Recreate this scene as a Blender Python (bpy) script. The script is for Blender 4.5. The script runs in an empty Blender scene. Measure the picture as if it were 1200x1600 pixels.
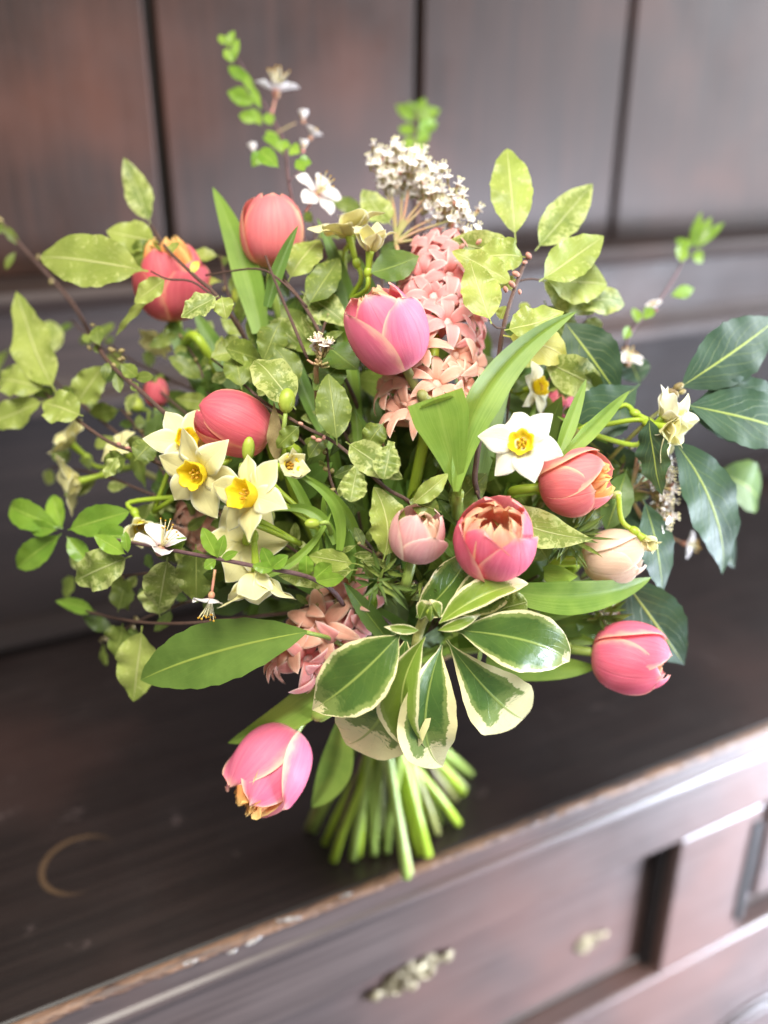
import bpy, math, random
import numpy as np
from mathutils import Vector, Matrix
R = random.Random(7)
sc = bpy.context.scene
COL = sc.collection
# ---------------------------------------------------------------- camera
PITCH, YAW, FPX, DK = math.radians(23.5), math.radians(27.0), 1383.0, 1.1
FH = Vector((math.sin(YAW), math.cos(YAW), 0))
CF = (FH*math.cos(PITCH) - Vector((0,0,1))*math.sin(PITCH)).normalized()
CR = Vector((math.cos(YAW), -math.sin(YAW), 0))
CU = CR.cross(CF).normalized()
CN = -CF
CAM = Vector((-0.240, -0.470, 0.55))
cd = bpy.data.cameras.new('camera'); cam = bpy.data.objects.new('camera', cd); COL.objects.link(cam)
cam.matrix_world = Matrix(((CR.x,CU.x,CN.x,CAM.x),(CR.y,CU.y,CN.y,CAM.y),(CR.z,CU.z,CN.z,CAM.z),(0,0,0,1)))
cd.sensor_fit = 'VERTICAL'; cd.sensor_height = 36; cd.lens = 36*FPX/1600; cd.clip_start = .02; cd.clip_end = 50
cd.dof.use_dof = True; cd.dof.focus_distance = 0.50; cd.dof.aperture_fstop = 2.2
sc.camera = cam
# ---------------------------------------------------------------- world and light
w = bpy.data.worlds.new('World'); sc.world = w; w.use_nodes = True
bg = w.node_tree.nodes['Background']; bg.inputs[0].default_value = (.97,.95,.96,1); bg.inputs[1].default_value = .27
def area(name, loc, aim, sx, sy, power, col, spread=180):
    l = bpy.data.lights.new(name, 'AREA'); l.shape = 'RECTANGLE'; l.size = sx; l.size_y = sy; l.energy = power; l.color = col; l.spread = math.radians(spread)
    o = bpy.data.objects.new(name, l); COL.objects.link(o); o.location = loc
    o.rotation_euler = (Vector(aim)-Vector(loc)).to_track_quat('-Z', 'Y').to_euler(); return o
area('window_light_right', (1.75,-.30,.85), (0,.10,.25), 1.2, 1.2, 22, (.87,.92,1), 120)
area('fill_light_above', (-.25,-.55,1.45), (.02,.06,.22), .9, .6, 8.2, (1,.965,.87), 85)  # unseen soft fill, added to brighten the bouquet from the top front
area('fill_light_low', (1.45,-.85,-.30), (.85,0,-.28), .8, .6, 42, (.76,.85,1), 80)  # unseen fill, added to brighten the lower right of the cabinet front
sc.view_settings.view_transform = 'Standard'; sc.view_settings.look = 'None'; sc.view_settings.gamma = 1; sc.view_settings.exposure = .30
sc.cycles.max_bounces = 8; sc.cycles.transparent_max_bounces = 8
sc.cycles.use_denoising = True
# ---------------------------------------------------------------- pixel of the 1200x1600 photograph -> place
def ray(px, py): return CF + CR*((px-600)/FPX) - CU*((py-800)/FPX)
def P(px, py, d): return CAM + ray(px, py)*(d*DK)
def dome(px, py):
    r2 = ((px-620)/600)**2 + ((py-790)/600)**2
    return .60 - .16*math.sqrt(max(0, 1-r2))
def Q(px, py, off=0): return P(px, py, dome(px,py)+off)
def QQ(bx,by,bo,tx,ty,to,lim=.40):
    """base and tip of a leaf; its slope in depth stays within a real leaf's"""
    db=dome(bx,by)+bo; dt=dome(tx,ty)+to; L=math.hypot(tx-bx,ty-by)*db/FPX*lim
    return P(bx,by,db),P(tx,ty,min(max(dt,db-L),db+L))
def pxm(px, py, off=0): return (dome(px,py)+off)*DK/FPX
def onZ(px, py, z=0.0): r = ray(px,py); return CAM + r*((z-CAM.z)/r.z)
def onY(px, py, y=0.0): r = ray(px,py); return CAM + r*((y-CAM.y)/r.y)
def cdir(x, y, c): 
    v = CR*x - CU*y; v.normalize()
    return (v*math.sqrt(max(0,1-c*c)) + CN*c).normalized()
# ---------------------------------------------------------------- objects
def thing(name, label, cat, loc=(0,0,0), group=None):
    o = bpy.data.objects.new(name, None); COL.objects.link(o); o.location = loc
    o.empty_display_size = .01
    o['label'] = label; o['category'] = cat
    if group: o['group'] = group
    return o
def origin(p):
    while p is not None and p.parent is not None: p = p.parent
    return Vector(p.location) if p is not None else Vector((0,0,0))
def link(name, me, parent=None, mw=None, label=None):
    o = bpy.data.objects.new(name, me); COL.objects.link(o); o.parent = parent
    if mw is not None: o.matrix_local = mw
    if label: o['label'] = label
    return o
def mesh(name, V, F, mats, UV=None, MI=None, parent=None, label=None, smooth=True, local=False):
    og = Vector((0,0,0)) if local else origin(parent)
    V = np.asarray([tuple(v) for v in V], dtype=float) - np.array(og)
    me = bpy.data.meshes.new(name); me.from_pydata(V.tolist(), [], F)
    for m in (mats if isinstance(mats,(list,tuple)) else [mats]): me.materials.append(m)
    if UV is not None:
        ul = me.uv_layers.new(name='UVMap'); li = np.zeros(len(me.loops), dtype=int); me.loops.foreach_get('vertex_index', li)
        ul.data.foreach_set('uv', np.asarray(UV, dtype=float)[li].ravel())
    if MI is not None: me.polygons.foreach_set('material_index', MI)
    me.polygons.foreach_set('use_smooth', [smooth]*len(F)); me.update()
    return me if local else link(name, me, parent, label=label)
def grid_geo(G, thick=0.0):
    """G[(nv+1),(nu+1),3] -> verts, faces, uv, material index (1 = back side)"""
    nv, nu = G.shape[0]-1, G.shape[1]-1
    vv, uu = np.meshgrid(np.linspace(0,1,nv+1), np.linspace(0,1,nu+1), indexing='ij')
    uv = np.stack([uu,vv],-1).reshape(-1,2); V = G.reshape(-1,3)
    idx = lambda j,i: j*(nu+1)+i
    F = [(idx(j,i),idx(j,i+1),idx(j+1,i+1),idx(j+1,i)) for j in range(nv) for i in range(nu)]
    if thick <= 0: return V, F, uv, [0]*len(F)
    du = np.gradient(G, axis=1); dv = np.gradient(G, axis=0)
    n = np.cross(du, dv); l = np.linalg.norm(n, axis=-1, keepdims=True); n = n/np.maximum(l,1e-12)
    taper = np.clip(np.minimum(np.minimum(uu,1-uu)*5, (1-vv)*6),.25,1)[...,None]
    B = (G - n*thick*taper).reshape(-1,3); m = len(V)
    F2 = [(a+m,d+m,c+m,b+m) for a,b,c,d in F]
    rim = [idx(0,i) for i in range(nu+1)]+[idx(j,nu) for j in range(1,nv+1)]+[idx(nv,i) for i in range(nu-1,-1,-1)]+[idx(j,0) for j in range(nv-1,0,-1)]
    F3 = [(rim[k+1-len(rim)], rim[k], rim[k]+m, rim[k+1-len(rim)]+m) for k in range(len(rim))]
    return np.vstack([V,B]), F+F2+F3, np.vstack([uv,uv]), [0]*len(F)+[1]*len(F2)+[0]*len(F3)
def catmull(pts, n):
    pts = [Vector(p) for p in pts]; out = []
    if len(pts) == 2: return [pts[0].lerp(pts[1], k/n) for k in range(n+1)]
    e = [pts[0]*2-pts[1]] + pts + [pts[-1]*2-pts[-2]]
    for i in range(1, len(e)-2):
        for k in range(n):
            t = k/n; a,b,c,d = e[i-1:i+3]
            out.append(.5*((2*b)+(c-a)*t+(2*a-5*b+4*c-d)*t*t+(3*b-a-3*c+d)*t**3))
    out.append(pts[-1]); return out
def tube_geo(pts, r0, r1=None, seg=8, n=5, knots=0.0):
    r1 = r0 if r1 is None else r1
    c = catmull(pts, n); N = len(c); V=[]; F=[]; UV=[]
    up = None
    for k,p in enumerate(c):
        T = (c[min(k+1,N-1)]-c[max(k-1,0)]).normalized()
        if up is None: up = T.orthogonal().normalized()
        up = (up - T*up.dot(T)).normalized(); b = T.cross(up)
        r = r0+(r1-r0)*k/(N-1)
        if knots: r *= 1+knots*R.uniform(-1,1)
        for s in range(seg):
            a = 2*math.pi*s/seg; V.append(p+(up*math.cos(a)+b*math.sin(a))*r); UV.append((s/seg, k/(N-1)))
    for k in range(N-1):
        for s in range(seg):
            s2=(s+1)%seg; F.append((k*seg+s,k*seg+s2,(k+1)*seg+s2,(k+1)*seg+s))
    F.append(tuple(range(seg-1,-1,-1))); F.append(tuple((N-1)*seg+s for s in range(seg)))
    return V,F,UV
def join(*geos):
    V=[];F=[];UV=[];MI=[]
    for g in geos:
        o=len(V); V+= [tuple(v) for v in g[0]]; F+=[tuple(i+o for i in f) for f in g[1]]; UV+=[tuple(u) for u in g[2]]
        MI += list(g[3]) if len(g)>3 and not isinstance(g[3],int) else [g[3] if len(g)>3 else 0]*len(g[1])
    return V,F,UV,MI
def tube(name, pts, r0, r1, mat, parent, seg=8, n=5, knots=0, label=None):
    V,F,UV = tube_geo(pts,r0,r1,seg,n,knots); return mesh(name,V,F,mat,UV,parent=parent,label=label)
def ball_geo(c, r, ax=None, el=1.0, seg=8, rings=6):
    c=Vector(c); ax=(Vector(ax).normalized() if ax is not None else Vector((0,0,1))); x=ax.orthogonal().normalized(); y=ax.cross(x)
    V=[];F=[];UV=[]
    for j in range(rings+1):
        th=math.pi*j/rings
        for s in range(seg):
            a=2*math.pi*s/seg; V.append(c+(x*math.cos(a)+y*math.sin(a))*math.sin(th)*r - ax*math.cos(th)*r*el); UV.append((s/seg,j/rings))
    for j in range(rings):
        for s in range(seg): F.append((j*seg+s,j*seg+(s+1)%seg,(j+1)*seg+(s+1)%seg,(j+1)*seg+s))
    return V,F,UV
# ---------------------------------------------------------------- leaf sheets
S = lambda v: np.sin(np.pi*np.clip(v,0,1))
PROF = {
 'ovate': lambda v: np.clip(S(v**.80),0,1)**.80,
 'obov':  lambda v: np.clip(S(v**1.45),0,1)**.75*(1-.25*(1-v)),
 'ellip': lambda v: np.clip(S(v),0,1)**.78,
 'lance': lambda v: np.clip(S(v**.85),0,1)**1.05,
 'strap': lambda v: (.55+.45*np.clip(v*3,0,1))*np.clip(1-v**2.6,0,1)**.85,
 'blunt': lambda v: .10+.90*np.clip(v*1.25,0,1)**1.15,
 'tepal': lambda v: (.40+.60*S(v*.98))*np.clip(1-v**3.4,0,1)**.74,
 'blade': lambda v: (.14+.86*np.clip(v*2.4,0,1)**.8)*np.clip(1-v**2.6,0,1)**.85,
 'hya': lambda v: (.55+.45*S(v*.9))*np.clip(1-v**5,0,1)**.55,
 'round': lambda v: (.25+.75*S(v**1.2*.8))*np.clip(1-v**5,0,1)**.5,
 'spear': lambda v: np.clip(S(v**.7),0,1)**1.3,
}
def leaf_grid(b, t, w, N, roll=0, side=0, arch=0, curl=0, fold=.15, wave=0, wf=3, prof='ovate', pet=0, nu=8, nv=14, twist=0, jag=0, cup=0, crink=0):
    b=np.array(b); t=np.array(t); ax=t-b; L=np.linalg.norm(ax); ax/=L
    N=np.array(N,dtype=float); N-=ax*N.dot(ax); N/=np.linalg.norm(N); X=np.cross(ax,N)
    cr,sr=math.cos(roll),math.sin(roll); N,X = N*cr+X*sr, X*cr-N*sr
    v=np.linspace(0,1,nv+1); u=np.linspace(-1,1,nu+1)
    c = b+np.outer(v*L,ax)+np.outer(side*L*4*v*(1-v),X)+np.outer(arch*L*4*v*(1-v)+curl*L*v**3,N)
    T=np.gradient(c,axis=0); T/=np.linalg.norm(T,axis=1,keepdims=True)
    n=N-T*(T@N)[:,None]; n/=np.linalg.norm(n,axis=1,keepdims=True); x=np.cross(T,n)
    tw=twist*v; n,x = n*np.cos(tw)[:,None]+x*np.sin(tw)[:,None], x*np.cos(tw)[:,None]-n*np.sin(tw)[:,None]
    vp=np.clip((v-pet)/(1-pet),0,1); h=PROF[prof](vp)
    fl=np.where(v<pet+.02, .035, .02*(1-v)); h=np.maximum(h,fl)*w/2
    ph=[R.uniform(0,6.3) for _ in range(4)]
    side_ph=np.where(u[None,:]<0, ph[0], ph[1])
    jg=1+jag*np.sin(2*np.pi*(wf*2.3)*v[:,None]+side_ph*2)*np.abs(u)[None,:]**3
    hu=h[:,None]*u[None,:]*jg
    hgt = fold*np.abs(hu) - cup*(hu**2)/(w/2) + wave*w*np.sin(2*np.pi*wf*v[:,None]+side_ph)*np.abs(u)[None,:]**1.6*(h/(w/2))[:,None] \
          + wave*.25*w*np.sin(2*np.pi*1.3*v[:,None]+ph[2])*(h/(w/2))[:,None] \
          + crink*w*np.sin(2*np.pi*(wf*2.1)*v[:,None]+side_ph*1.7)*np.abs(u)[None,:]**3*(h/(w/2))[:,None]
    return c[:,None,:]+x[:,None,:]*(-hu)[...,None]+n[:,None,:]*hgt[...,None]
def leaf(parent, b, t, w, mat, N=None, thick=0.0, name='leaf', label=None, back=None, **k):
    G = leaf_grid(b, t, w, CN if N is None else N, **k)
    V,F,uv,mi = grid_geo(G, thick)
    return mesh(name, V, F, [mat, back or mat] if thick>0 else mat, uv, mi if thick>0 else None, parent, label)
# ---------------------------------------------------------------- node materials
def srgb(r,g,b): return tuple(((c/255)/12.92 if c/255<=.04045 else ((c/255+.055)/1.055)**2.4) for c in (r,g,b))+(1,)
class NB:
    def __init__(s,name):
        s.m=bpy.data.materials.new(name); s.m.use_nodes=True; s.t=s.m.node_tree; s.p=s.t.nodes['Principled BSDF']; s.out=s.t.nodes['Material Output']
    def n(s,typ,**k):
        o=s.t.nodes.new(typ)
        for a,b in k.items(): setattr(o,a,b)
        return o
    def put(s,i,v):
        if v is None: return
        if hasattr(v,'is_output'): s.t.links.new(v,i)
        else: i.default_value=v
    def math(s,op,a,b=None,c=None,clamp=False):
        o=s.n('ShaderNodeMath',operation=op,use_clamp=clamp); s.put(o.inputs[0],a); s.put(o.inputs[1],b); s.put(o.inputs[2],c); return o.outputs[0]
    def mix(s,f,a,b,mode='MIX'):
        o=s.n('ShaderNodeMix',data_type='RGBA',blend_type=mode); s.put(o.inputs[0],f); s.put(o.inputs[6],a); s.put(o.inputs[7],b); return o.outputs[2]
    def step(s,x,lo,hi):
        o=s.n('ShaderNodeMapRange',interpolation_type='SMOOTHSTEP'); s.put(o.inputs[0],x); s.put(o.inputs[1],lo); s.put(o.inputs[2],hi); return o.outputs[0]
    def noise(s,scale,detail=3,vec=None,rough=.55,dist=0):
        o=s.n('ShaderNodeTexNoise'); o.inputs['Scale'].default_value=scale; o.inputs['Detail'].default_value=detail; o.inputs['Roughness'].default_value=rough; o.inputs['Distortion'].default_value=dist
        if vec is not None: s.put(o.inputs['Vector'],vec)
        return o.outputs['Fac']
    def obj(s): return s.n('ShaderNodeTexCoord').outputs['Object']
    def uv(s):
        u=s.n('ShaderNodeUVMap',uv_map='UVMap'); x=s.n('ShaderNodeSeparateXYZ'); s.put(x.inputs[0],u.outputs[0]); return x.outputs[0],x.outputs[1],u.outputs[0]
    def scalev(s,vec,v):
        o=s.n('ShaderNodeVectorMath',operation='MULTIPLY'); s.put(o.inputs[0],vec); o.inputs[1].default_value=v; return o.outputs[0]
    def rnd(s): return s.n('ShaderNodeObjectInfo').outputs['Random']
    def bump(s,h,strength=.3,dist=.001):
        o=s.n('ShaderNodeBump'); o.inputs['Strength'].default_value=strength; o.inputs['Distance'].default_value=dist; s.put(o.inputs['Height'],h); s.put(s.p.inputs['Normal'],o.outputs[0]); return o.outputs[0]
    def done(s,col,rough=.5,trans=0.0,tcol=None,nrm=None,spec=.5,coat=0):
        s.put(s.p.inputs['Base Color'],col); s.put(s.p.inputs['Roughness'],rough); s.p.inputs['Specular IOR Level'].default_value=spec; s.p.inputs['Coat Weight'].default_value=coat
        if trans:
            tr=s.n('ShaderNodeBsdfTranslucent'); s.put(tr.inputs[0],tcol or col); 
            if nrm is not None: s.put(tr.inputs['Normal'],nrm)
            mx=s.n('ShaderNodeMixShader'); mx.inputs[0].default_value=trans; s.put(mx.inputs[1],s.p.outputs[0]); s.put(mx.inputs[2],tr.outputs[0]); s.put(s.out.inputs[0],mx.outputs[0])
        return s.m
def leaf_mat(name, main, dark, vein, rough=.38, trans=.32, mottle=None, mott_amt=.5, margin=None, marg_w=.3, vfreq=9, vslant=.45, vstr=.35, bumps=.5, parallel=False, blotch=9, mott_scale=30):
    m=NB(name); u,v,uvv=m.uv(); a=m.math('ABSOLUTE',m.math('MULTIPLY_ADD',u,2.0,-1.0))
    ob=m.obj(); rn=m.rnd()
    c=m.mix(m.step(m.noise(45,4,ob),.35,.7),main,dark)
    c=m.mix(m.math('MULTIPLY',rn,.6),c,dark)
    if mottle is not None:
        nz=m.noise(mott_scale*9,4,ob,.7,.6); lim=m.math('SUBTRACT',.66,m.math('MULTIPLY',a,.16*mott_amt*2))
        c=m.mix(m.math('MULTIPLY',m.step(nz,m.math('SUBTRACT',lim,.07),m.math('ADD',lim,.07)),.6),c,mottle)
    if margin is not None:
        nz=m.noise(2.2,4,m.scalev(uvv,(1.0,2.2,1)),.6,.2)
        nz2=m.noise(11,4,m.scalev(uvv,(.5,2.6,1)),.7,.8)
        edge=m.math('MAXIMUM',a,m.math('SUBTRACT',m.math('MULTIPLY',v,1.06),.03))
        e=m.math('ADD',edge,m.math('ADD',m.math('MULTIPLY_ADD',nz,.34,-.17),m.math('MULTIPLY_ADD',nz2,.26,-.13)))
        mid=m.step(e,1-marg_w-.20,1-marg_w-.10)
        c=m.mix(m.math('MULTIPLY',mid,.55),c,srgb(150,165,90))
        c=m.mix(m.step(e,1-marg_w-.02,1-marg_w+.02),c,m.mix(m.noise(40,3,ob),margin,srgb(240,230,176)))
    if parallel:
        st=m.noise(60,2,m.scalev(uvv,(1,.02,1))); c=m.mix(m.math('MULTIPLY',m.step(st,.4,.7),.28),c,vein); h=st
        mid=m.step(a,.10,.0); c=m.mix(m.math('MULTIPLY',mid,.18),c,vein)
    else:
        ph=m.math('MULTIPLY_ADD',a,-vslant*vfreq,m.math('MULTIPLY',v,vfreq))
        ph=m.math('ADD',ph,m.math('ADD',m.math('MULTIPLY',m.noise(3,2,uvv),1.2),m.math('ADD',m.math('MULTIPLY',m.step(u,.49,.51),.45),m.math('MULTIPLY',m.math('MULTIPLY',a,a),.22*vfreq*-1.0))))
        sv=m.math('ABSOLUTE',m.math('SUBTRACT',m.math('FRACT',ph),.5))   # 0 at vein
        ln=m.step(sv,.06,.0); ln=m.math('MULTIPLY',ln,m.step(a,.97,.5))
        net=m.noise(260,2,ob,.6)
        mid=m.step(a,.055,.015)
        c=m.mix(m.math('MULTIPLY',ln,vstr*.8),c,vein); c=m.mix(m.math('MULTIPLY',mid,.8),c,vein)
        h=m.math('SUBTRACT',m.math('ADD',m.math('MULTIPLY',ln,-.35*min(1,vstr*3)),m.math('ADD',m.math('MULTIPLY',net,.3),m.math('MULTIPLY',m.noise(75,2,ob),1.1))),m.math('MULTIPLY',mid,.5))
    sp=m.step(m.noise(190,2,ob),.76,.80); c=m.mix(m.math('MULTIPLY',sp,.35),c,srgb(90,80,40))
    nr=m.bump(h,bumps,.0012)
    rr=m.math('MULTIPLY_ADD',m.noise(70,2,ob),.25,rough-.1)
    return m.done(c,rr,trans,m.mix(.3,c,srgb(186,192,84)),nr,.45)
def petal_mat(name, main, deep, edge, base, trans=.28, rough=.42, edge_w=.32, base_w=.25, streak=.5, stype='tulip'):
    m=NB(name); u,v,uvv=m.uv(); a=m.math('ABSOLUTE',m.math('MULTIPLY_ADD',u,2.0,-1.0)); ob=m.obj(); rn=m.rnd()
    st=m.noise(34,5,m.scalev(uvv,(1,.06,1)),.75,.2)
    c=m.mix(m.math('MULTIPLY',m.step(st,.30,.72),min(1,streak*1.9)),main,deep)
    fs=m.noise(95,2,m.scalev(uvv,(1,.03,1)),.6); c=m.mix(m.math('MULTIPLY',m.step(fs,.55,.75),.22),c,edge)
    c=m.mix(m.math('MULTIPLY',m.step(m.noise(30,3,ob),.3,.7),.35),c,deep)
    e=m.math('ADD',m.math('MAXIMUM',a,m.math('POWER',v,3.0)),m.math('MULTIPLY_ADD',m.noise(18,3,m.scalev(uvv,(1,.5,1))),.3,-.15))
    e1=m.step(e,1.02-edge_w,1.03); c=m.mix(m.math('MULTIPLY',e1,.85),c,edge); c=m.mix(m.math('MULTIPLY',m.step(a,.90,.97),.6),c,edge)
    bs=m.step(m.math('ADD',v,m.math('MULTIPLY',st,.15)),base_w+.12,.03); c=m.mix(m.math('MULTIPLY',bs,.8),c,base)
    nr=m.bump(m.math('ADD',m.math('MULTIPLY',st,.8),m.math('ADD',m.math('MULTIPLY',m.noise(28,2,ob),1.2),m.math('MULTIPLY',m.step(a,.06,.0),-.3))),.55,.0010)
    return m.done(c,rough,trans,m.mix(.4,c,edge),nr,.35)
def plain(name, c1, c2, rough=.5, scale=60, trans=0, bump=.3, stretch=None, metallic=0, spec=.5):
    m=NB(name); u,v,uvv=m.uv() if stretch else (None,None,None)
    nz=m.noise(scale,4,m.scalev(uvv,stretch) if stretch else m.obj()); c=m.mix(m.step(nz,.35,.68),c1,c2)
    nr=m.bump(nz,bump,.0008); m.p.inputs['Metallic'].default_value=metallic
    return m.done(c,rough,trans,None,nr,spec)
M={}
M['pit']  = leaf_mat('pittosporum_leaf', srgb(178,190,98), srgb(142,158,72), srgb(218,220,150), .36,.34, mottle=srgb(214,220,140), mott_amt=.3, vfreq=6, vstr=.25)
M['pitd'] = leaf_mat('pittosporum_leaf_dark', srgb(128,144,62), srgb(92,110,44), srgb(168,178,98), .42,.28, mottle=srgb(170,180,96), mott_amt=.3, vfreq=6, vstr=.22)  # olive leaf tone, deepened to paint shade into the bouquet's interior
M['pitm'] = leaf_mat('pittosporum_leaf_mottled', srgb(146,160,76), srgb(104,124,52), srgb(200,206,142), .4,.30, mottle=srgb(208,214,140), mott_amt=.8, vfreq=7, vstr=.25, mott_scale=34)
M['yell'] = leaf_mat('yellow_leaf', srgb(222,216,110), srgb(196,194,84), srgb(232,228,150), .4,.35, vfreq=6)
M['bay']  = leaf_mat('bay_leaf', srgb(62,90,62), srgb(42,68,48), srgb(175,190,90), .46,.10, vfreq=7, vslant=.3, vstr=.28, bumps=.35)
M['baym'] = leaf_mat('bay_leaf_midgreen', srgb(104,132,62), srgb(78,108,48), srgb(170,190,90), .36,.24, vfreq=8, vstr=.3)
M['skim'] = leaf_mat('broad_leaf', srgb(118,148,66), srgb(92,122,50), srgb(178,195,88), .36,.22, vfreq=8, vslant=.4, vstr=.10, bumps=.22)
M['var']  = leaf_mat('variegated_leaf', srgb(96,124,50), srgb(66,96,40), srgb(158,176,88), .26,.18, margin=srgb(236,226,172), marg_w=.10, vfreq=7, vslant=.3, vstr=.12, bumps=.3)
M['varw'] = leaf_mat('variegated_leaf_wide', srgb(98,130,58), srgb(66,98,44), srgb(158,176,88), .26,.18, margin=srgb(238,226,168), marg_w=.29, vfreq=7, vslant=.3, vstr=.12, bumps=.3)
M['vary'] = leaf_mat('variegated_leaf_bright', srgb(136,158,56), srgb(104,130,44), srgb(190,200,110), .33,.25, margin=srgb(242,234,190), marg_w=.17, vfreq=7, vslant=.3, vstr=.12, bumps=.3)
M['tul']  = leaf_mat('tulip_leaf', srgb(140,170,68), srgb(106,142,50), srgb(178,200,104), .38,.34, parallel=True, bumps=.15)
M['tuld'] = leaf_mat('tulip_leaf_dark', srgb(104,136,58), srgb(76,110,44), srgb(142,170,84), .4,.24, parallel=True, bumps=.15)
M['cher'] = leaf_mat('blossom_leaf', srgb(150,184,68), srgb(112,152,50), srgb(188,214,100), .26,.34, vfreq=7)
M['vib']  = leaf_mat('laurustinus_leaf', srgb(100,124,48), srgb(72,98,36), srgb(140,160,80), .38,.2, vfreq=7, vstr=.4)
M['filler']=leaf_mat('painted_shade_leaf', srgb(94,116,48), srgb(64,86,36), srgb(120,140,70), .45,.2, vfreq=7)  # green darkened so the colour itself carries the inner shade
PK=dict(main=srgb(244,140,168),deep=srgb(234,112,150),edge=srgb(253,206,180),base=srgb(248,220,212))
M['pinkA']=petal_mat('tulip_petal_pink', **PK)
M['pinkAi']=petal_mat('tulip_petal_pink_inside', srgb(248,172,150),srgb(240,142,136),srgb(252,214,164),srgb(250,220,140))
M['coral']=petal_mat('tulip_petal_coral', srgb(244,146,144),srgb(230,114,124),srgb(252,198,166),srgb(248,204,162),edge_w=.3)
M['corali']=petal_mat('tulip_petal_coral_inside', srgb(240,150,100),srgb(228,110,90),srgb(250,200,110),srgb(250,200,90))
M['rose']=petal_mat('tulip_petal_rose', srgb(234,122,130),srgb(214,88,108),srgb(246,170,146),srgb(240,174,144),edge_w=.22)
M['hot']=petal_mat('tulip_petal_hot_pink', srgb(244,132,156),srgb(230,102,134),srgb(252,188,168),srgb(248,170,164),edge_w=.26)
M['peach']=petal_mat('tulip_inner_peach', srgb(251,190,156),srgb(245,152,142),srgb(254,226,180),srgb(250,210,140),edge_w=.4,trans=.42)
M['orange']=petal_mat('tulip_inner_orange', srgb(250,186,104),srgb(244,150,100),srgb(254,220,140),srgb(240,205,100),edge_w=.4,trans=.4)
M['pale']=petal_mat('tulip_petal_pale_pink', srgb(236,188,184),srgb(226,158,164),srgb(246,218,200),srgb(242,214,192))
M['palei']=petal_mat('tulip_petal_pale_inside', srgb(240,206,180),srgb(234,184,164),srgb(250,228,190),srgb(240,220,160))
M['cream']=petal_mat('tulip_petal_cream', srgb(240,216,192),srgb(232,196,172),srgb(248,232,210),srgb(240,216,170))
M['teps']=petal_mat('narcissus_tepal', srgb(248,242,188),srgb(240,232,164),srgb(252,250,222),srgb(240,232,140),trans=.34,streak=.3)
M['tepw']=petal_mat('narcissus_tepal_white', srgb(250,247,228),srgb(242,238,206),srgb(254,253,244),srgb(238,232,150),trans=.34,streak=.3)
M['cup']=petal_mat('narcissus_cup', srgb(255,236,60),srgb(252,226,44),srgb(255,236,90),srgb(244,206,50),trans=.4,streak=.3)
M['hya']=petal_mat('hyacinth_petal', srgb(251,186,182),srgb(243,152,154),srgb(255,228,222),srgb(234,128,122),trans=.36,edge_w=.45,streak=.45)
M['hyad']=petal_mat('hyacinth_petal_peach', srgb(246,194,170),srgb(236,168,146),srgb(252,222,204),srgb(232,166,140),trans=.3,edge_w=.45,streak=.45)  # peachier petal colour for lower and tucked-in florets
M['white']=petal_mat('blossom_petal', srgb(250,246,244),srgb(244,234,234),srgb(254,252,252),srgb(240,205,205),trans=.36,streak=.25)
M['vibw']=plain('laurustinus_floret', srgb(252,249,244),srgb(244,232,224),.5,300,.2)
M['stem']=plain('green_stem', srgb(170,190,96),srgb(140,164,74),.36,20,.15,.15,(4,.6,1))
M['stemy']=plain('yellow_green_stem', srgb(186,205,72),srgb(150,182,48),.34,20,.2,.15,(4,.6,1))
M['stemd']=plain('olive_stem', srgb(150,148,84),srgb(118,120,62),.45,20,.05,.3,(5,2,1))
M['stemp']=plain('pale_stem', srgb(196,204,140),srgb(164,176,104),.4,20,.1,.2,(5,1,1))
M['bark']=plain('bark', srgb(112,82,70),srgb(74,56,50),.6,18,0,.8,(3,6,1))
M['barkp']=plain('purple_bark', srgb(118,88,90),srgb(86,62,66),.5,18,0,.6,(3,6,1))
M['pinkst']=plain('pink_stalk', srgb(190,140,116),srgb(158,160,98),.45,60,.1)
M['calyx']=plain('pink_calyx', srgb(214,140,130),srgb(190,150,110),.5,200,.1)
M['stam']=plain('stamen', srgb(244,238,205),srgb(232,222,160),.5,200,.1)
M['anth']=plain('anther', srgb(214,170,50),srgb(180,130,40),.6,300,0)
M['bud']=plain('bud_green', srgb(186,200,82),srgb(150,170,58),.4,90,.2)
M['budb']=plain('bud_brown', srgb(166,152,98),srgb(120,100,66),.5,200,.05)
M['budp']=plain('bud_pink', srgb(206,150,130),srgb(160,108,96),.5,200,.05)
M['spathe']=plain('papery_spathe', srgb(176,160,110),srgb(140,116,80),.6,24,.3,.6,(6,1,1))
M['pistil']=plain('pistil', srgb(206,200,110),srgb(170,170,80),.5,200,0)
M['dark']=plain('tulip_stamen', srgb(64,44,52),srgb(44,30,40),.6,200,0)
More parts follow.
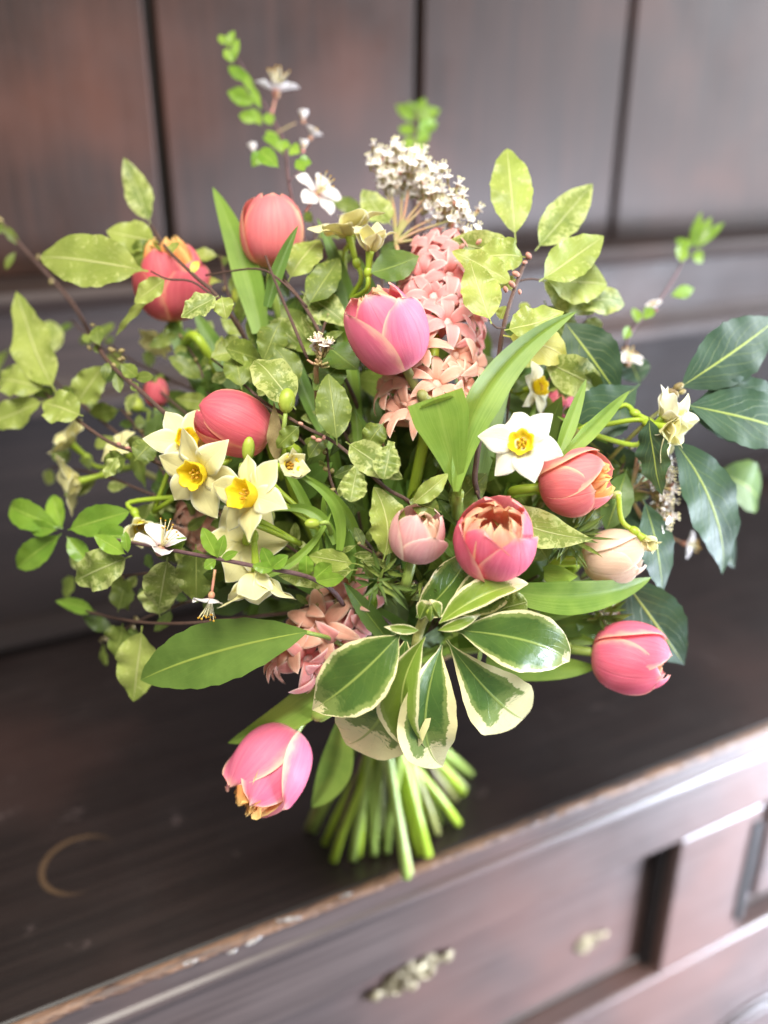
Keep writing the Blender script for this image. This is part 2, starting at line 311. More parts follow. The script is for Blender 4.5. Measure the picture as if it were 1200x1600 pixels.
# ---------------------------------------------------------------- the sideboard
def wood(name, c1, c2, c3, axis, rough=.34, ring=None, wear=None, coat=.12, spec=.5):
    m=NB(name); ob=m.obj()
    st={'x':(.7,18,18),'z':(18,18,.7)}[axis]
    g=m.noise(6,6,m.scalev(ob,st),.65,.6); big=m.noise(3.5,3,m.scalev(ob,(1,1,1)),.5); fine=m.noise(40,4,m.scalev(ob,st),.7)
    c=m.mix(m.step(g,.35,.68),c1,c2); c=m.mix(m.math('MULTIPLY',m.step(big,.48,.70),.75),c,c3); c=m.mix(m.math('MULTIPLY',m.step(fine,.55,.75),.3),c,c2)
    rr=m.math('MULTIPLY_ADD',m.noise(11,5,ob,.7),.34,rough-.17)
    if ring is not None:
        x=m.n('ShaderNodeSeparateXYZ'); m.put(x.inputs[0],ob)
        dx=m.math('SUBTRACT',x.outputs[0],ring[0]); dy=m.math('SUBTRACT',x.outputs[1],ring[1]-.35)
        d=m.math('SQRT',m.math('ADD',m.math('MULTIPLY',dx,dx),m.math('MULTIPLY',dy,dy)))
        band=m.math('ABSOLUTE',m.math('SUBTRACT',d,ring[2])); mk=m.step(m.math('ADD',band,m.math('MULTIPLY_ADD',m.noise(70,3,ob),.003,-.0015)),.0032,.0010)
        an=m.math('ADD',m.math('MULTIPLY',dx,-.75/ring[2]),m.math('MULTIPLY',dy,.45/ring[2]))
        mk=m.math('MULTIPLY',mk,m.step(an,-.55,.5)); c=m.mix(m.math('MULTIPLY',mk,.26),c,srgb(138,104,66)); 
        sc1=m.noise(60,5,m.scalev(ob,(.35,1.8,1)),.8,1.5); c=m.mix(m.math('MULTIPLY',m.step(sc1,.70,.76),.25),c,srgb(120,108,104))
        pal=m.step(m.noise(22,4,ob,.75),.62,.74); c=m.mix(m.math('MULTIPLY',pal,.22),c,srgb(122,104,102))
        dst=m.step(m.noise(420,2,ob,.6),.74,.80); c=m.mix(m.math('MULTIPLY',dst,.35),c,srgb(170,160,155))
        sc2=m.noise(38,4,m.scalev(ob,(2.2,.25,1)),.8,1.0); c=m.mix(m.math('MULTIPLY',m.step(sc2,.70,.75),.22),c,srgb(140,128,122))
        rr=m.math('ADD',rr,m.math('MULTIPLY',mk,.15))
    if wear is not None:
        wn=m.noise(26,5,m.scalev(ob,(1.0,5,5)),.75,.4); c=m.mix(m.math('MULTIPLY',m.step(wn,.40,.56),.9),c,wear)
    m.p.inputs['Coat Roughness'].default_value=.22
    nr=m.bump(m.math('ADD',g,m.math('MULTIPLY',fine,.5)),.18,.001)
    return m.done(c,rr,0,None,None,spec,coat)
D1,D2,D3=srgb(44,36,34),srgb(62,50,46),srgb(78,56,50)
ringc=onZ(128,1350)
W_top=wood('tabletop_wood', srgb(28,21,20),srgb(40,31,29),srgb(58,40,36),'x',.44,(ringc.x,ringc.y,.031),coat=.2,spec=.5)
W_frn=wood('front_wood', srgb(70,60,59),srgb(90,78,76),srgb(104,78,72),'x',.42)
W_pan=wood('panel_wood', srgb(40,25,19),srgb(55,34,26),srgb(80,46,33),'z',.46,coat=0,spec=.38)
W_rail=wood('rail_wood', srgb(42,31,27),srgb(54,41,36),srgb(66,46,38),'x',.6,coat=0,spec=.32)
W_dark=wood('recess_shade_wood', srgb(27,20,19),srgb(36,28,26),srgb(44,34,31),'x',.7,coat=0,spec=.22)  # darker brown, paints in the shade under the shelf rail
W_edge=wood('worn_edge_wood', srgb(64,48,44),srgb(84,64,56),srgb(104,74,58),'x',.55,wear=srgb(128,96,74),coat=0)
BR=plain('brass', srgb(164,152,122),srgb(112,100,78),.5,60,0,.7,metallic=.3)
paint=plain('white_paint', srgb(196,192,190),srgb(128,120,118),.6,260)
W_void=wood('painted_gap_shade', srgb(20,16,16),srgb(28,23,23),srgb(30,24,24),'z',.6,coat=0)  # near-black colour standing in for shade in gaps and recesses
sb=thing('sideboard','dark stained wooden sideboard with worn front edge under the flower bouquet','sideboard',(0,.35,-.4))
sb['label']='dark stained wooden sideboard with panelled back and worn front edge, carrying the bouquet'
def box(name, lo, hi, mat, parent=sb, bev=.002, label=None, seg=2):
    import bmesh
    bm=bmesh.new(); bmesh.ops.create_cube(bm,size=1)
    for v in bm.verts: v.co=Vector([lo[i]+(v.co[i]+.5)*(hi[i]-lo[i]) for i in range(3)])
    if bev: bmesh.ops.bevel(bm,geom=bm.edges[:],offset=bev,segments=seg,affect='EDGES',profile=.5)
    og=origin(parent)
    for v in bm.verts: v.co-=og
    me=bpy.data.meshes.new(name); bm.to_mesh(me); bm.free(); me.materials.append(mat)
    return link(name,me,parent,label=label)
def mould(name, pts, x0, x1, mat, label=None, n=1, parent=sb, wob=0):
    """profile (y,z) swept along x, many stations so the worn edge can wander"""
    V=[];F=[];UV=[]; k=len(pts)
    for j in range(n+1):
        x=x0+(x1-x0)*j/n
        for i,(y,z) in enumerate(pts):
            ww=wob*(R.random()-.5)*2 if (wob and 0<i<k-1) else 0
            V.append((x,y+ww,z+ww*.6)); UV.append((i/k,j/n))
    for j in range(n):
        for i in range(k): F.append((j*k+i,j*k+(i+1)%k,(j+1)*k+(i+1)%k,(j+1)*k+i))
    F.append(tuple(range(k-1,-1,-1))); F.append(tuple(n*k+i for i in range(k)))
    return mesh(name,V,F,mat,UV,parent=parent,smooth=False,label=label)
X0,X1=-1.1,2.9; YB=onZ(1200,737).y; print('YB',YB)
# tabletop: a board with an eased, chipped nosing
box('tabletop',(X0,.006,-.028),(X1,YB+.03,0),W_top,bev=.003)
mould('edge_strip',[(.0058,-.0004),(.0025,-.0008),(-.0002,-.0022),(-.0008,-.0042),(.0004,-.0062),(.0058,-.0066)],X0,X1,W_edge,'worn nosing of pale scuffed brown wood',900,wob=.0007)
mould('edge_moulding',[(.0059,-.0068),(.0015,-.0068),(.0015,-.024),(-.002,-.026),(-.003,-.030),(.001,-.036),(.0059,-.040)],X0,X1,W_frn)
# front
zt=-.0405
a1=onY(1072,1318,.006); a2=onY(1024,1530,.006); b1=onY(1192,1275,.006)
gx0=(a1.x+a2.x)/2; ztop=onY(1070,1312,.006).z; zbot=onY(1010,1535,.006).z
print('groove', gx0, ztop, zbot, a1, a2, b1)
gL=gx0-.95
box('top_rail',(X0,.006,ztop),(X1,.035,zt),W_frn)
box('bottom_rail',(X0,.006,-.62),(X1,.035,zbot),W_frn,bev=.004)
box('stile',(gx0,.0065,zbot+.0005),(b1.x,.035,ztop-.0005),W_frn,bev=.003)
box('stile',(X0,.0065,zbot+.0005),(gL,.035,ztop-.0005),W_frn,bev=.003)
box('drawer_front',(gL+.002,.034,zbot+.002),(gx0-.002,.052,ztop-.002),W_frn,bev=.003)
box('recess_shade_strip',(gx0-.010,.020,zbot+.003),(gx0-.0008,.0335,ztop-.003),W_void,bev=.001)  # dark strip added for the shade on the recess side wall
# a second recessed door right of the stile
box('door_panel',(b1.x+.002,.034,zbot+.002),(X1,.052,ztop-.002),W_frn,bev=.003)
box('door_panel_field',(b1.x+.030,.016,zbot+.03),(X1-.05,.0335,ztop-.03),W_frn,bev=.006)
gz=(zbot+ztop)/2
box('flute_shade_strip',(b1.x-.012,.0025,zbot+.03),(b1.x-.002,.0063,ztop-.02),W_void,bev=.001)  # raised near-black strip, stands in for the shade of a groove
# curved moulding on the lower rail
c0=onY(1165,1640,.003)
for r_ in (.07,.085):
    tube('arched_bead',[Vector((c0.x+math.cos(a)*r_*1.6,.003,c0.z+math.sin(a)*r_)) for a in [math.pi*k/10 for k in range(11)]],.003,.003,W_frn,sb,n=3)
# brass handles: cast plates with scrolls
def cast(c, s, ang, name, full=True):
    c=Vector(c); ex=Vector((math.cos(ang),0,math.sin(ang))); ez=Vector((-math.sin(ang),0,math.cos(ang))); Y=Vector((0,-1,0))
    def p(a,b,d=0): return c+ex*a*s+ez*b*s+Y*d*s
    g=[]
    def blob(a,b,ra,d=.05): g.append(ball_geo(p(a,b,d),ra*s,Y,.45,10,6))
    def scroll(a,b,r,a0,a1,th): g.append(tube_geo([p(a+math.cos(t)*r*(1-.25*k/9),b+math.sin(t)*r*(1-.25*k/9),.10) for k,t in enumerate([a0+(a1-a0)*k/9 for k in range(10)])],th*s,th*.6*s,6,2))
    g.append(tube_geo([p(math.cos(t)*.16,math.sin(t)*.20,.07) for t in [2*math.pi*k/12 for k in range(13)]],.055*s,.055*s,6,2))
    for sx in ((-1,1) if full else (1,)):
        scroll(sx*.33,.16,.15,math.pi*.5-sx*1.8,math.pi*.5+sx*2.2,.05); scroll(sx*.36,-.14,.14,-math.pi*.5-sx*1.4,-math.pi*.5+sx*2.6,.045)
        scroll(sx*.62,.02,.12,0,5.2*sx,.045); blob(sx*.86,.04,.15,.12); blob(sx*1.0,.0,.07); blob(sx*.55,.18,.08); blob(sx*.50,-.24,.08)
    blob(0,.34,.11); blob(0,-.36,.13); blob(-.14,-.27,.08); blob(.14,-.27,.08); blob(.12,.27,.07); blob(-.12,.27,.07)
    if not full:
        blob(-.3,.1,.12); blob(-.33,-.12,.10); blob(0,0,.12,.2)
    nb=40; pl=[]
    for q in (0,1):
        for i in range(nb):
            a=2*math.pi*i/nb; rr=(1+.16*math.cos(6*a+.5)+.07*math.cos(11*a)); pl.append(p(math.cos(a)*(.80 if full else .42)*rr,math.sin(a)*.30*rr*(1 if full else 1.2),.004+.05*q))
    Fp=[(i,(i+1)%nb,nb+(i+1)%nb,nb+i) for i in range(nb)]+[tuple(range(nb,2*nb))]
    g.append((pl,Fp,[(0,0)]*len(pl)))
    V,F,UV,_=join(*g); o=mesh(name,V,F,BR,UV,parent=sb)
    return o
h1=onY(640,1520,.034); h2=onY(912,1474,.034)
cast(h1,.043,.12,'drawer_handle'); cast(h2,.028,.1,'escutcheon',False)
# back: panels, stiles and the heavy shelf rail
zA=onY(1200,366,YB-.07).z; zB=onY(1200,508,YB-.03).z; hh=zA-zB; print('rail',zA,zB)
led=[(YB+.03,zA),(YB-.050,zA),(YB-.066,zA-.04*hh),(YB-.070,zA-.10*hh),(YB-.062,zA-.17*hh),(YB-.040,zA-.22*hh),(YB-.034,zA-.45*hh),(YB-.026,zA-.70*hh),(YB-.034,zA-.80*hh),(YB-.044,zA-.86*hh),(YB-.044,zA-.94*hh),(YB-.015,zB),(YB+.03,zB)]
mould('shelf_rail',led,X0,X1,W_rail)
gx=[onY(237,60,YB).x,onY(655,60,YB).x,onY(985,60,YB).x]
print('grooves',gx)
wd=[gx[0]-.36]+gx+[gx[2]+.46,gx[2]+.92,gx[2]+1.4]
for i in range(len(wd)-1):
    box('back_panel',(wd[i]+.006,YB,zA+.0005),(wd[i+1]-.006,YB+.02,1.5),W_pan,bev=.002)
box('back_board',(X0,YB+.0205,-.0),(X1,YB+.035,1.5),W_void,bev=0)
box('lower_back',(X0,YB-.004,.03),(X1,YB+.0195,zB-.0005),W_dark,bev=.002)
for k,(y,z) in enumerate(((.018,.010),(.030,.022))): mould('base_moulding',[(YB-.0045,z+.011),(YB-.0045-y*.4,z+.010),(YB-.004-y,z+.003),(YB-.006-y,z-.006),(YB-.0045,z-.0095)][::1],X0,X1,W_dark)
# flakes of white paint on the worn edge
for k,(px,py,s,lab) in enumerate(((455,1441,.011,'large white paint flake stuck on the worn edge below the stems'),(397,1476,.009,'long white paint flake on the edge, second from the bouquet stems'),(545,1402,.007,'thin curled pale flake on the edge nearest the cut stems'),(300,1508,.007,'thin white paint flake farthest left on the worn edge'),(365,1492,.005,'small cream paint crumb between two flakes on the edge'))):
    c=onZ(px,py,.0008); n=11; V=[c+Vector((0,0,.0010))]; rs=[s*R.uniform(.55,1.0) for _ in range(n)]
    rot=R.uniform(-.3,.3)
    for q in (0.0,.0006):
        for i in range(n):
            a=2*math.pi*i/n; x=math.cos(a)*rs[i]; y=math.sin(a)*rs[i]*(.17 if k!=2 else .14); V.append(c+Vector((x*math.cos(rot)-y*math.sin(rot),max(y*math.cos(rot)+x*math.sin(rot),-.003)+.003,(q-.0006)+(abs(math.sin(i*1.7))*.0010 if q else 0))))
    F=[(0,1+n+i,1+n+(i+1)%n) for i in range(n)]+[(1+i,1+(i+1)%n,1+n+(i+1)%n,1+n+i) for i in range(n)]+[tuple(range(n,0,-1))]
    o=mesh('paint_flake',V,F,paint,smooth=False); o['label']=lab; o['category']='paint flake'; o['group']='paint flakes along the worn edge'
# ---------------------------------------------------------------- the bouquet: where stems are bound and where they stand
FEET=[(490,1298),(521,1345),(551,1343),(584,1334),(635,1372),(668,1336),(683,1302),(691,1283),(716,1287),(722,1238),(735,1210),(508,1318),(536,1322),(560,1336),(574,1306),(604,1330),(620,1350),(648,1322),(652,1296),(662,1312),(700,1268),(596,1308),(628,1300),(712,1250),(546,1304),(584,1298),(615,1310)]
auto=list(range(11,len(FEET),2))
feet=[onZ(x,y,.003) for x,y in FEET]
BIND=sum(feet[:11],Vector())/11+Vector((0,.0,.185)); BIND=P(598,1062,(BIND-CAM).dot(CF)/DK+.01)
_k=[0]
def jit(r): return Vector((R.uniform(-r,r),R.uniform(-r,r),R.uniform(-r,r)))
def stem_path(top, foot=None, j=.012, use=False):
    """points from just below the head down through the binding point to the tabletop"""
    b=BIND+jit(j)
    if foot is None and auto and use: foot=auto.pop(0)
    if foot is None: return list(top)+[b+(top[-1]-b)*.25+Vector((0,0,-.0)), b, b+Vector((R.uniform(-.01,.01),R.uniform(-.01,.01),-.05))]
    f=feet[foot]
    b=f+(BIND-f)*1.0+jit(j*.6)
    return list(top)+[b, f]
def basept(foot): return feet[foot] if foot is not None else BIND+Vector((0,0,-.03))
def petal_grid(O,A,X,Y,phi,Rr,H,smax,a0,rs=1,hs=1,flare=0,ruf=.0,off=0,nu=12,nv=18,p=4,lean=0,e=1.0):
    s=np.linspace(0.02,1,nv+1); sp=s*smax*e; u=np.linspace(-1,1,nu+1)
    r=np.sin(np.pi*sp)**.72*Rr*rs; z=H*hs*(1-np.cos(np.pi*sp))/(1-math.cos(math.pi*smax))
    w=a0*np.clip(1-s**p,0,1)**.5*(.84+.16*np.sin(np.pi*s)); w[-1]=a0*.05
    phs=[R.uniform(0,6.3) for _ in range(4)]
    U,Sg=np.meshgrid(u,s); ang=phi+U*w[:,None]+lean*Sg
    rr=r[:,None]*(1+.035*(1-U*U)*np.sin(np.pi*Sg)-.018*np.exp(-(U/.12)**2)*np.sin(np.pi*Sg)+.045*U) + off*Rr
    rr=rr+Rr*.05*np.abs(U)**4*np.sin(np.pi*Sg*.9)*(U>0)
    rr=rr*(1+flare*Sg**4*1.0)+ruf*Rr*np.sin(U*5+phs[0]+Sg*3)*np.abs(U)**.7*Sg+ruf*.6*Rr*np.sin(Sg*9+phs[1]+U*2)*Sg
    zz=z[:,None]-.05*H*(U**2)*Sg**3*.5+ruf*.25*H*np.sin(U*6+phs[2])*Sg**2
    o=np.array(O);a=np.array(A);x=np.array(X);y=np.array(Y)
    return o+rr[...,None]*(np.cos(ang)[...,None]*x+np.sin(ang)[...,None]*y)+zz[...,None]*a
STY={'ruffled':('pinkA','corali','orange'),'pink':('pinkA','pinkAi','peach'),'coral':('coral','corali','orange'),'rose':('rose','corali','orange'),'hot':('hot','pinkAi','peach'),'pale':('pale','palei','palei'),'cream':('cream','palei','cream')}
def tulip(label,cx,cy,off,w,ratio,d2,cam,sty,smax=.86,phi=0,inner=5,stem=(),foot=None,leaves=(),flare=0,a0=1.18,ruf=.02,innerhs=(.82,.94),oe=(.80,.92,.86),void=False,rstem=.0029,skew=None,sx=1.0):
    c=Q(cx,cy,off); k=pxm(cx,cy,off); Rr=w*k/2; H=w*k*ratio; A=cdir(d2[0],d2[1],cam); c=c-CN*Rr*.3
    O=c-A*H*.5
    X=CN-A*CN.dot(A)
    if X.length<.2: X=CU-A*CU.dot(A)
    X.normalize(); Y=A.cross(X)
    t=thing('tulip',label,'tulip',basept(foot),'double tulips in the bouquet')
    mo,mi,mn=(M[q] for q in STY[sty])
    def put(name,G,a,b,th=.0007): V,F,uv,ix=grid_geo(G,-th); return mesh(name,V,F,[a,b],uv,ix,t)
    for i in range(3):     # outer petals
        put('petal',petal_grid(O,A,X,Y,phi+i*2.094+R.uniform(-.12,.12),Rr*R.uniform(.99,1.03),H,smax,a0,1.03,1,flare,ruf,e=oe[i]),mo,mi)
    for i in range(3):     # inner whorl
        put('petal',petal_grid(O,A,X,Y,phi+1.047+i*2.094+R.uniform(-.12,.12),Rr,H,smax,a0*.96,.94,1,flare*.5,ruf*1.2,e=R.uniform(.93,1.03)),mo,mi)
    for i in range(inner):
        a=phi+i*2.4; rs=R.uniform(.50,.82) if not void else R.uniform(.70,.92)
        if void and i<6:
            put('inner_petal',petal_grid(O,A,X,Y,phi+.5+i*1.047+R.uniform(-.2,.2),Rr,H,.91,R.uniform(.50,.66),.93,R.uniform(.93,.99),.0,.05,nu=10,nv=14,p=6),mn,mn); continue
        put('inner_petal',petal_grid(O,A,X,Y,a,Rr,H,min(.93,smax*R.uniform(.98,1.08)),R.uniform(.55,.85),rs,R.uniform(*innerhs),.0,.12,nu=10,nv=12,p=7),mn,mn)
    g=[tube_geo([O+A*H*.05,O+A*H*.50],.0024,.0018,6,2)+(0,),ball_geo(O+A*H*.52,.0026,A,1)+(0,)]
    V,F,UV,MI=join(*g); mesh('pistil',V,F,M['pistil'],UV,parent=t)
    g=[]
    for i in range(6):
        a=i*1.047; d=X*math.cos(a)+Y*math.sin(a); g.append(tube_geo([O+A*H*.06+d*.002,O+A*H*.35+d*Rr*.3,O+A*H*.55+d*Rr*.36],.0008,.0013,5,2))
    V,F,UV,MI=join(*g); mesh('stamens',V,F,M['dark'],UV,parent=t)
    top=[O+A*H*.03,O-A*.018]+[Q(x,y,o) for x,y,o in stem]
    tube('stem',stem_path(top,foot,use=True),rstem,rstem*1.25,M[R.choice(['stem','stemy','stemp','stem','stemd'])],t,10,6)
    for lf in leaves: strap(t,*lf)
    return t
def strap(t,bx,by,bo,tx,ty,to,w,kw=None,mat='tul'):
    kw=dict(kw or {}); k=pxm((bx+tx)/2,(by+ty)/2,(bo+to)/2); mat=kw.pop('mat',mat)
    d=dict(prof='strap',fold=.30,wave=.015,wf=2,nv=20,nu=8); d.update(kw)
    a,b=QQ(bx,by,bo,tx,ty,to); leaf(t,a,b,w*k,M[mat],**d)
def lf(t,bx,by,bo,tx,ty,to,w,mat='pit',**kw):
    k=pxm((bx+tx)/2,(by+ty)/2,(bo+to)/2)
    d=dict(prof='ovate',fold=R.uniform(.05,.25),wave=R.uniform(.05,.14) if mat.startswith('pit') else .02,wf=R.uniform(2.2,3.4),pet=.10,curl=R.uniform(-.25,.12),arch=R.uniform(-.08,.12),twist=R.uniform(-.2,.2),roll=R.uniform(-.25,.25),jag=.03,nv=22,nu=10)
    if mat.startswith('pit') and w>30: d['crink']=.035
    d.update(kw); rm=d['roll']
    a,b=QQ(bx,by,bo,tx,ty,to); return leaf(t,a,b,w*k/max(.6,math.cos(rm)),M[mat],**d)
# --- narcissus
def tepal_flower(t,c,Fd,Rr,mt='teps',cupr=.30,cuph=.30,rot=0,reflex=-.05,cup=True,n=6,tw=.62,close=0,name='flower'):
    """one flower head as a part: tube mesh with tepals and cup below it"""
    Fd=Fd.normalized(); X=Fd.orthogonal().normalized(); X=(CU-Fd*CU.dot(Fd)); X.normalize(); Y=Fd.cross(X)
    V,F,UV,_=join(tube_geo([c-Fd*Rr*.62,c-Fd*Rr*.25,c],.0016,.0028,8,3),ball_geo(c-Fd*Rr*.68,.0028,Fd,1.4))
    head=mesh(name,V,F,M['stemy'],UV,parent=t)
    for i in range(n):
        a=rot+i*2*math.pi/n+R.uniform(-.08,.08); d=X*math.cos(a)+Y*math.sin(a)
        lift=close+(.08 if i%2 else -.04)*1+R.uniform(-.16,.16)
        dd=(d*math.cos(lift)+Fd*math.sin(lift)); nn=(Fd*math.cos(lift)-d*math.sin(lift))
        tip=c+dd*Rr*R.uniform(.93,1.06); st=c+d*Rr*.06-Fd*(Rr*.02*(i%2))
        G=leaf_grid(st,tip,Rr*tw*R.uniform(.92,1.08),nn,prof='tepal',fold=.12,wave=.07,wf=1.6,arch=R.uniform(.0,.09),curl=reflex+R.uniform(-.18,.14),twist=R.uniform(-.55,.55),side=R.uniform(-.05,.05),nu=8,nv=14)
        v,f,uv,mi=grid_geo(G,.0003); mesh('tepal',v,f,[M[mt],M[mt]],uv,mi,head)
    if cup:
        r0=Rr*cupr*.86; Hc=Rr*cuph*.9; V=[];F=[];UV=[]; n_=28; prof=[(.55,0),(.80,.15),(.92,.5),(1.0,.85),(1.10,1.0),(1.02,.97),(.88,.8),(.78,.4),(.55,.12),(.1,.06)]
        ph=R.uniform(0,6)
        for j,(pr,pz) in enumerate(prof):
            for s in range(n_):
                a=2*math.pi*s/n_; ru=(1+.09*math.sin(6*a+ph)*pz+.04*math.sin(11*a)*pz); V.append(c+(X*math.cos(a)+Y*math.sin(a))*r0*pr*ru+Fd*Hc*pz*(1+.08*math.sin(6*a+ph+1))); UV.append((s/n_,.2+.7*j/len(prof)))
        for j in range(len(prof)-1):
            for s in range(n_): F.append((j*n_+s,j*n_+(s+1)%n_,(j+1)*n_+(s+1)%n_,(j+1)*n_+s))
        mesh('cup',V,F,M['cup'],UV,parent=head)
        g=[tube_geo([c,c+Fd*Hc*.8],.0005,.0005,5,1)]
        for i in range(5):
            a=i*1.257; e=c+(X*math.cos(a)+Y*math.sin(a))*r0*.33; g.append(ball_geo(e+Fd*Hc*.5,.0009,Fd,2.2,6,4))
        V,F,UV,_=join(*g); mesh('stamens',V,F,M['anth'],UV,parent=head)
    return head
def narcissus(label,flowers,node,foot=None,buds=(),stem=(),extra=(),group='pale narcissus stems in the bouquet'):
    """flowers: (cx,cy,off,radius px,(dx,dy),cam,opts); node: px where flower stalks meet"""
    t=thing('narcissus',label,'narcissus',basept(foot),group); nd=Q(*node)
    for cx,cy,off,r,d2,cm,op in flowers:
        c=Q(cx,cy,off); Fd=cdir(d2[0],d2[1],cm); Rr=r*1.10*pxm(cx,cy,off); op=dict(op); via=op.pop('via',None)
        tepal_flower(t,c,Fd,Rr,**op)
        e=c-Fd*Rr*.68
        pts=[e,e-Fd*.010]+([Q(*v) for v in via] if via else [])+[nd]
        tube('flower_stalk',pts,.0015,.0016,M['stemy'],t,7,5)
    for (bx,by,bo,ex,ey,eo,w) in buds:
        b=Q(bx,by,bo);e=Q(ex,ey,eo); k=pxm(bx,by,bo); L=(e-b).length
        V,F,UV=ball_geo((b+e)/2,w*k/2,(e-b),L/(w*k),10,8); mesh('bud',V,F,M['bud'],UV,parent=t)
        tube('flower_stalk',[b,b-(e-b)*.5,nd],.0013,.0015,M['stem'],t,7,4)
    tube('stem',stem_path([nd]+[Q(*s) for s in stem],foot,use=True),.0022,.0030,M[R.choice(['stem','stemy','stemp','stemd'])],t,9,6)
    for l in extra: strap(t,*l)
    return t
# --- hyacinth
def shared(name,build):
    return build()
hy_G=[leaf_grid((.0024,0,.0105),(.0180,0,.0150),.0080,(0,0,1),prof='hya',arch=.14,curl=-.16,fold=.12,cup=.05,nu=6,nv=10,twist=tw_) for tw_ in (.2,-.2)]
hy_G+=[leaf_grid((.0024,0,.0105),(.0165,0,.0165),.0078,(0,0,1),prof='hya',arch=.22,curl=-.50,fold=.2,cup=.2,nu=6,nv=12,twist=tw_) for tw_ in (.3,-.3)]
def hy_me(mat):
    out=[]
    for G in hy_G:
        V,F,uv,mi=grid_geo(G,.0006); out.append(mesh('petal',V,F,[mat,mat],uv,mi,local=True))
    V,F,UV,_=join(tube_geo([(0,0,-.004),(0,0,.004),(0,0,.0115)],.0016,.0036,8,3),tube_geo([(0,0,-.012),(0,0,-.004)],.0009,.0014,6,1))
    return out, mesh('floret',V,F,mat,UV,local=True)
HY={k:hy_me(M[k]) for k in ('hya','hyad')}
hyc_V=join(*[ball_geo((math.cos(a)*.0012,math.sin(a)*.0012,.0085),.0006,(0,0,1),2,5,4) for a in (0,2.1,4.2)])
HYC=mesh('stamens',hyc_V[0],hyc_V[1],M['bark'],hyc_V[2],local=True)
def floret(t,c,d,s,key,close=0):
    d=d.normalized(); q=d.to_track_quat('Z','Y'); og=origin(t)
    m=Matrix.Translation(c-og)@q.to_matrix().to_4x4()@Matrix.Rotation(R.uniform(0,6),4,'Z')@Matrix.Scale(s,4)
    pe,tb=HY[key]; f=link('floret',tb,t,m); link('stamens',HYC,f)
    for i in range(6):
        tilt=R.uniform(-.2,.15)+close
        link('petal',R.choice(pe),f,Matrix.Rotation(i*math.pi/3+R.uniform(-.1,.1),4,'Z')@Matrix.Translation((0,0,.011))@Matrix.Rotation(-tilt,4,'Y')@Matrix.Translation((0,0,-.011)))
def hyacinth(label,base,top,n_ring,rad,foot,key=lambda f,a:'hya',s=1.0,ang=2.1,stem=()):
    t=thing('hyacinth',label,'hyacinth',basept(foot),'pink hyacinth spikes'); b=Q(*base); e=Q(*top); A=(e-b).normalized(); L=(e-b).length
    X=(CN-A*CN.dot(A)).normalized(); Y=A.cross(X)
    tube('flower_stem',stem_path([e,b]+[Q(*q) for q in stem],foot),.003,.0045,M['stemy'],t,9,5)
    for i in range(n_ring):
        f=(i+.5)/n_ring; n=5 if foot!=5 else 3
        for j in range(n):
            a=-ang+2*ang*(j+.5*(i%2)+.25)/n+R.uniform(-.15,.15); rd=rad*(math.sin(math.pi*(.18+.72*f))**.5)
            d=X*math.cos(a)+Y*math.sin(a)+A*R.uniform(.0,.15)
            c=b+A*L*(f+R.uniform(-.02,.02))+(X*math.cos(a)+Y*math.sin(a))*(rd-.012*s)
            floret(t,c,d,s*R.uniform(.9,1.1),key(f,a))
    for j in range(5 if foot!=5 else 2): floret(t,e-A*.004,(A+jit(.9)).normalized(),s*.9,key(1,0))
    return t
# --- laurustinus
def vf_me():
    g=[]
    for i in range(5):
        a=i*1.2566; V,F,UV,MI=grid_geo(leaf_grid((math.cos(a)*.0004,math.sin(a)*.0004,.0012),(math.cos(a)*.0028,math.sin(a)*.0028,.0018),.0026,(0,0,1),prof='round',curl=-.15,nu=4,nv=5,cup=.2)); g.append((V,F,UV,0))
    for i in range(5):
        a=i*1.2566+.6; g.append(tube_geo([(0,0,.001),(math.cos(a)*.0013,math.sin(a)*.0013,.0042)],.00018,.00018,4,1)+(0,)); g.append(ball_geo((math.cos(a)*.0014,math.sin(a)*.0014,.0043),.00042,None,1,5,4)+(1,))
    g.append(tube_geo([(0,0,-.003),(0,0,.0012)],.0005,.0011,5,1)+(2,))
    V,F,UV,MI=join(*g); return mesh('floret',V,F,[M['vibw'],M['stam'],M['pinkst']],UV,MI,local=True)
VF=vf_me()
def vbud_me(m):
    V,F,UV=ball_geo((0,0,.001),.0013,None,1.3,7,5); g=join((V,F,UV,0),tube_geo([(0,0,-.003),(0,0,0)],.0004,.0006,5,1)+(1,)); return mesh('bud',g[0],g[1],[M[m],M['pinkst']],g[2],g[3],local=True)
VB=[vbud_me('vibw'),vbud_me('vibw'),vbud_me('budp')]
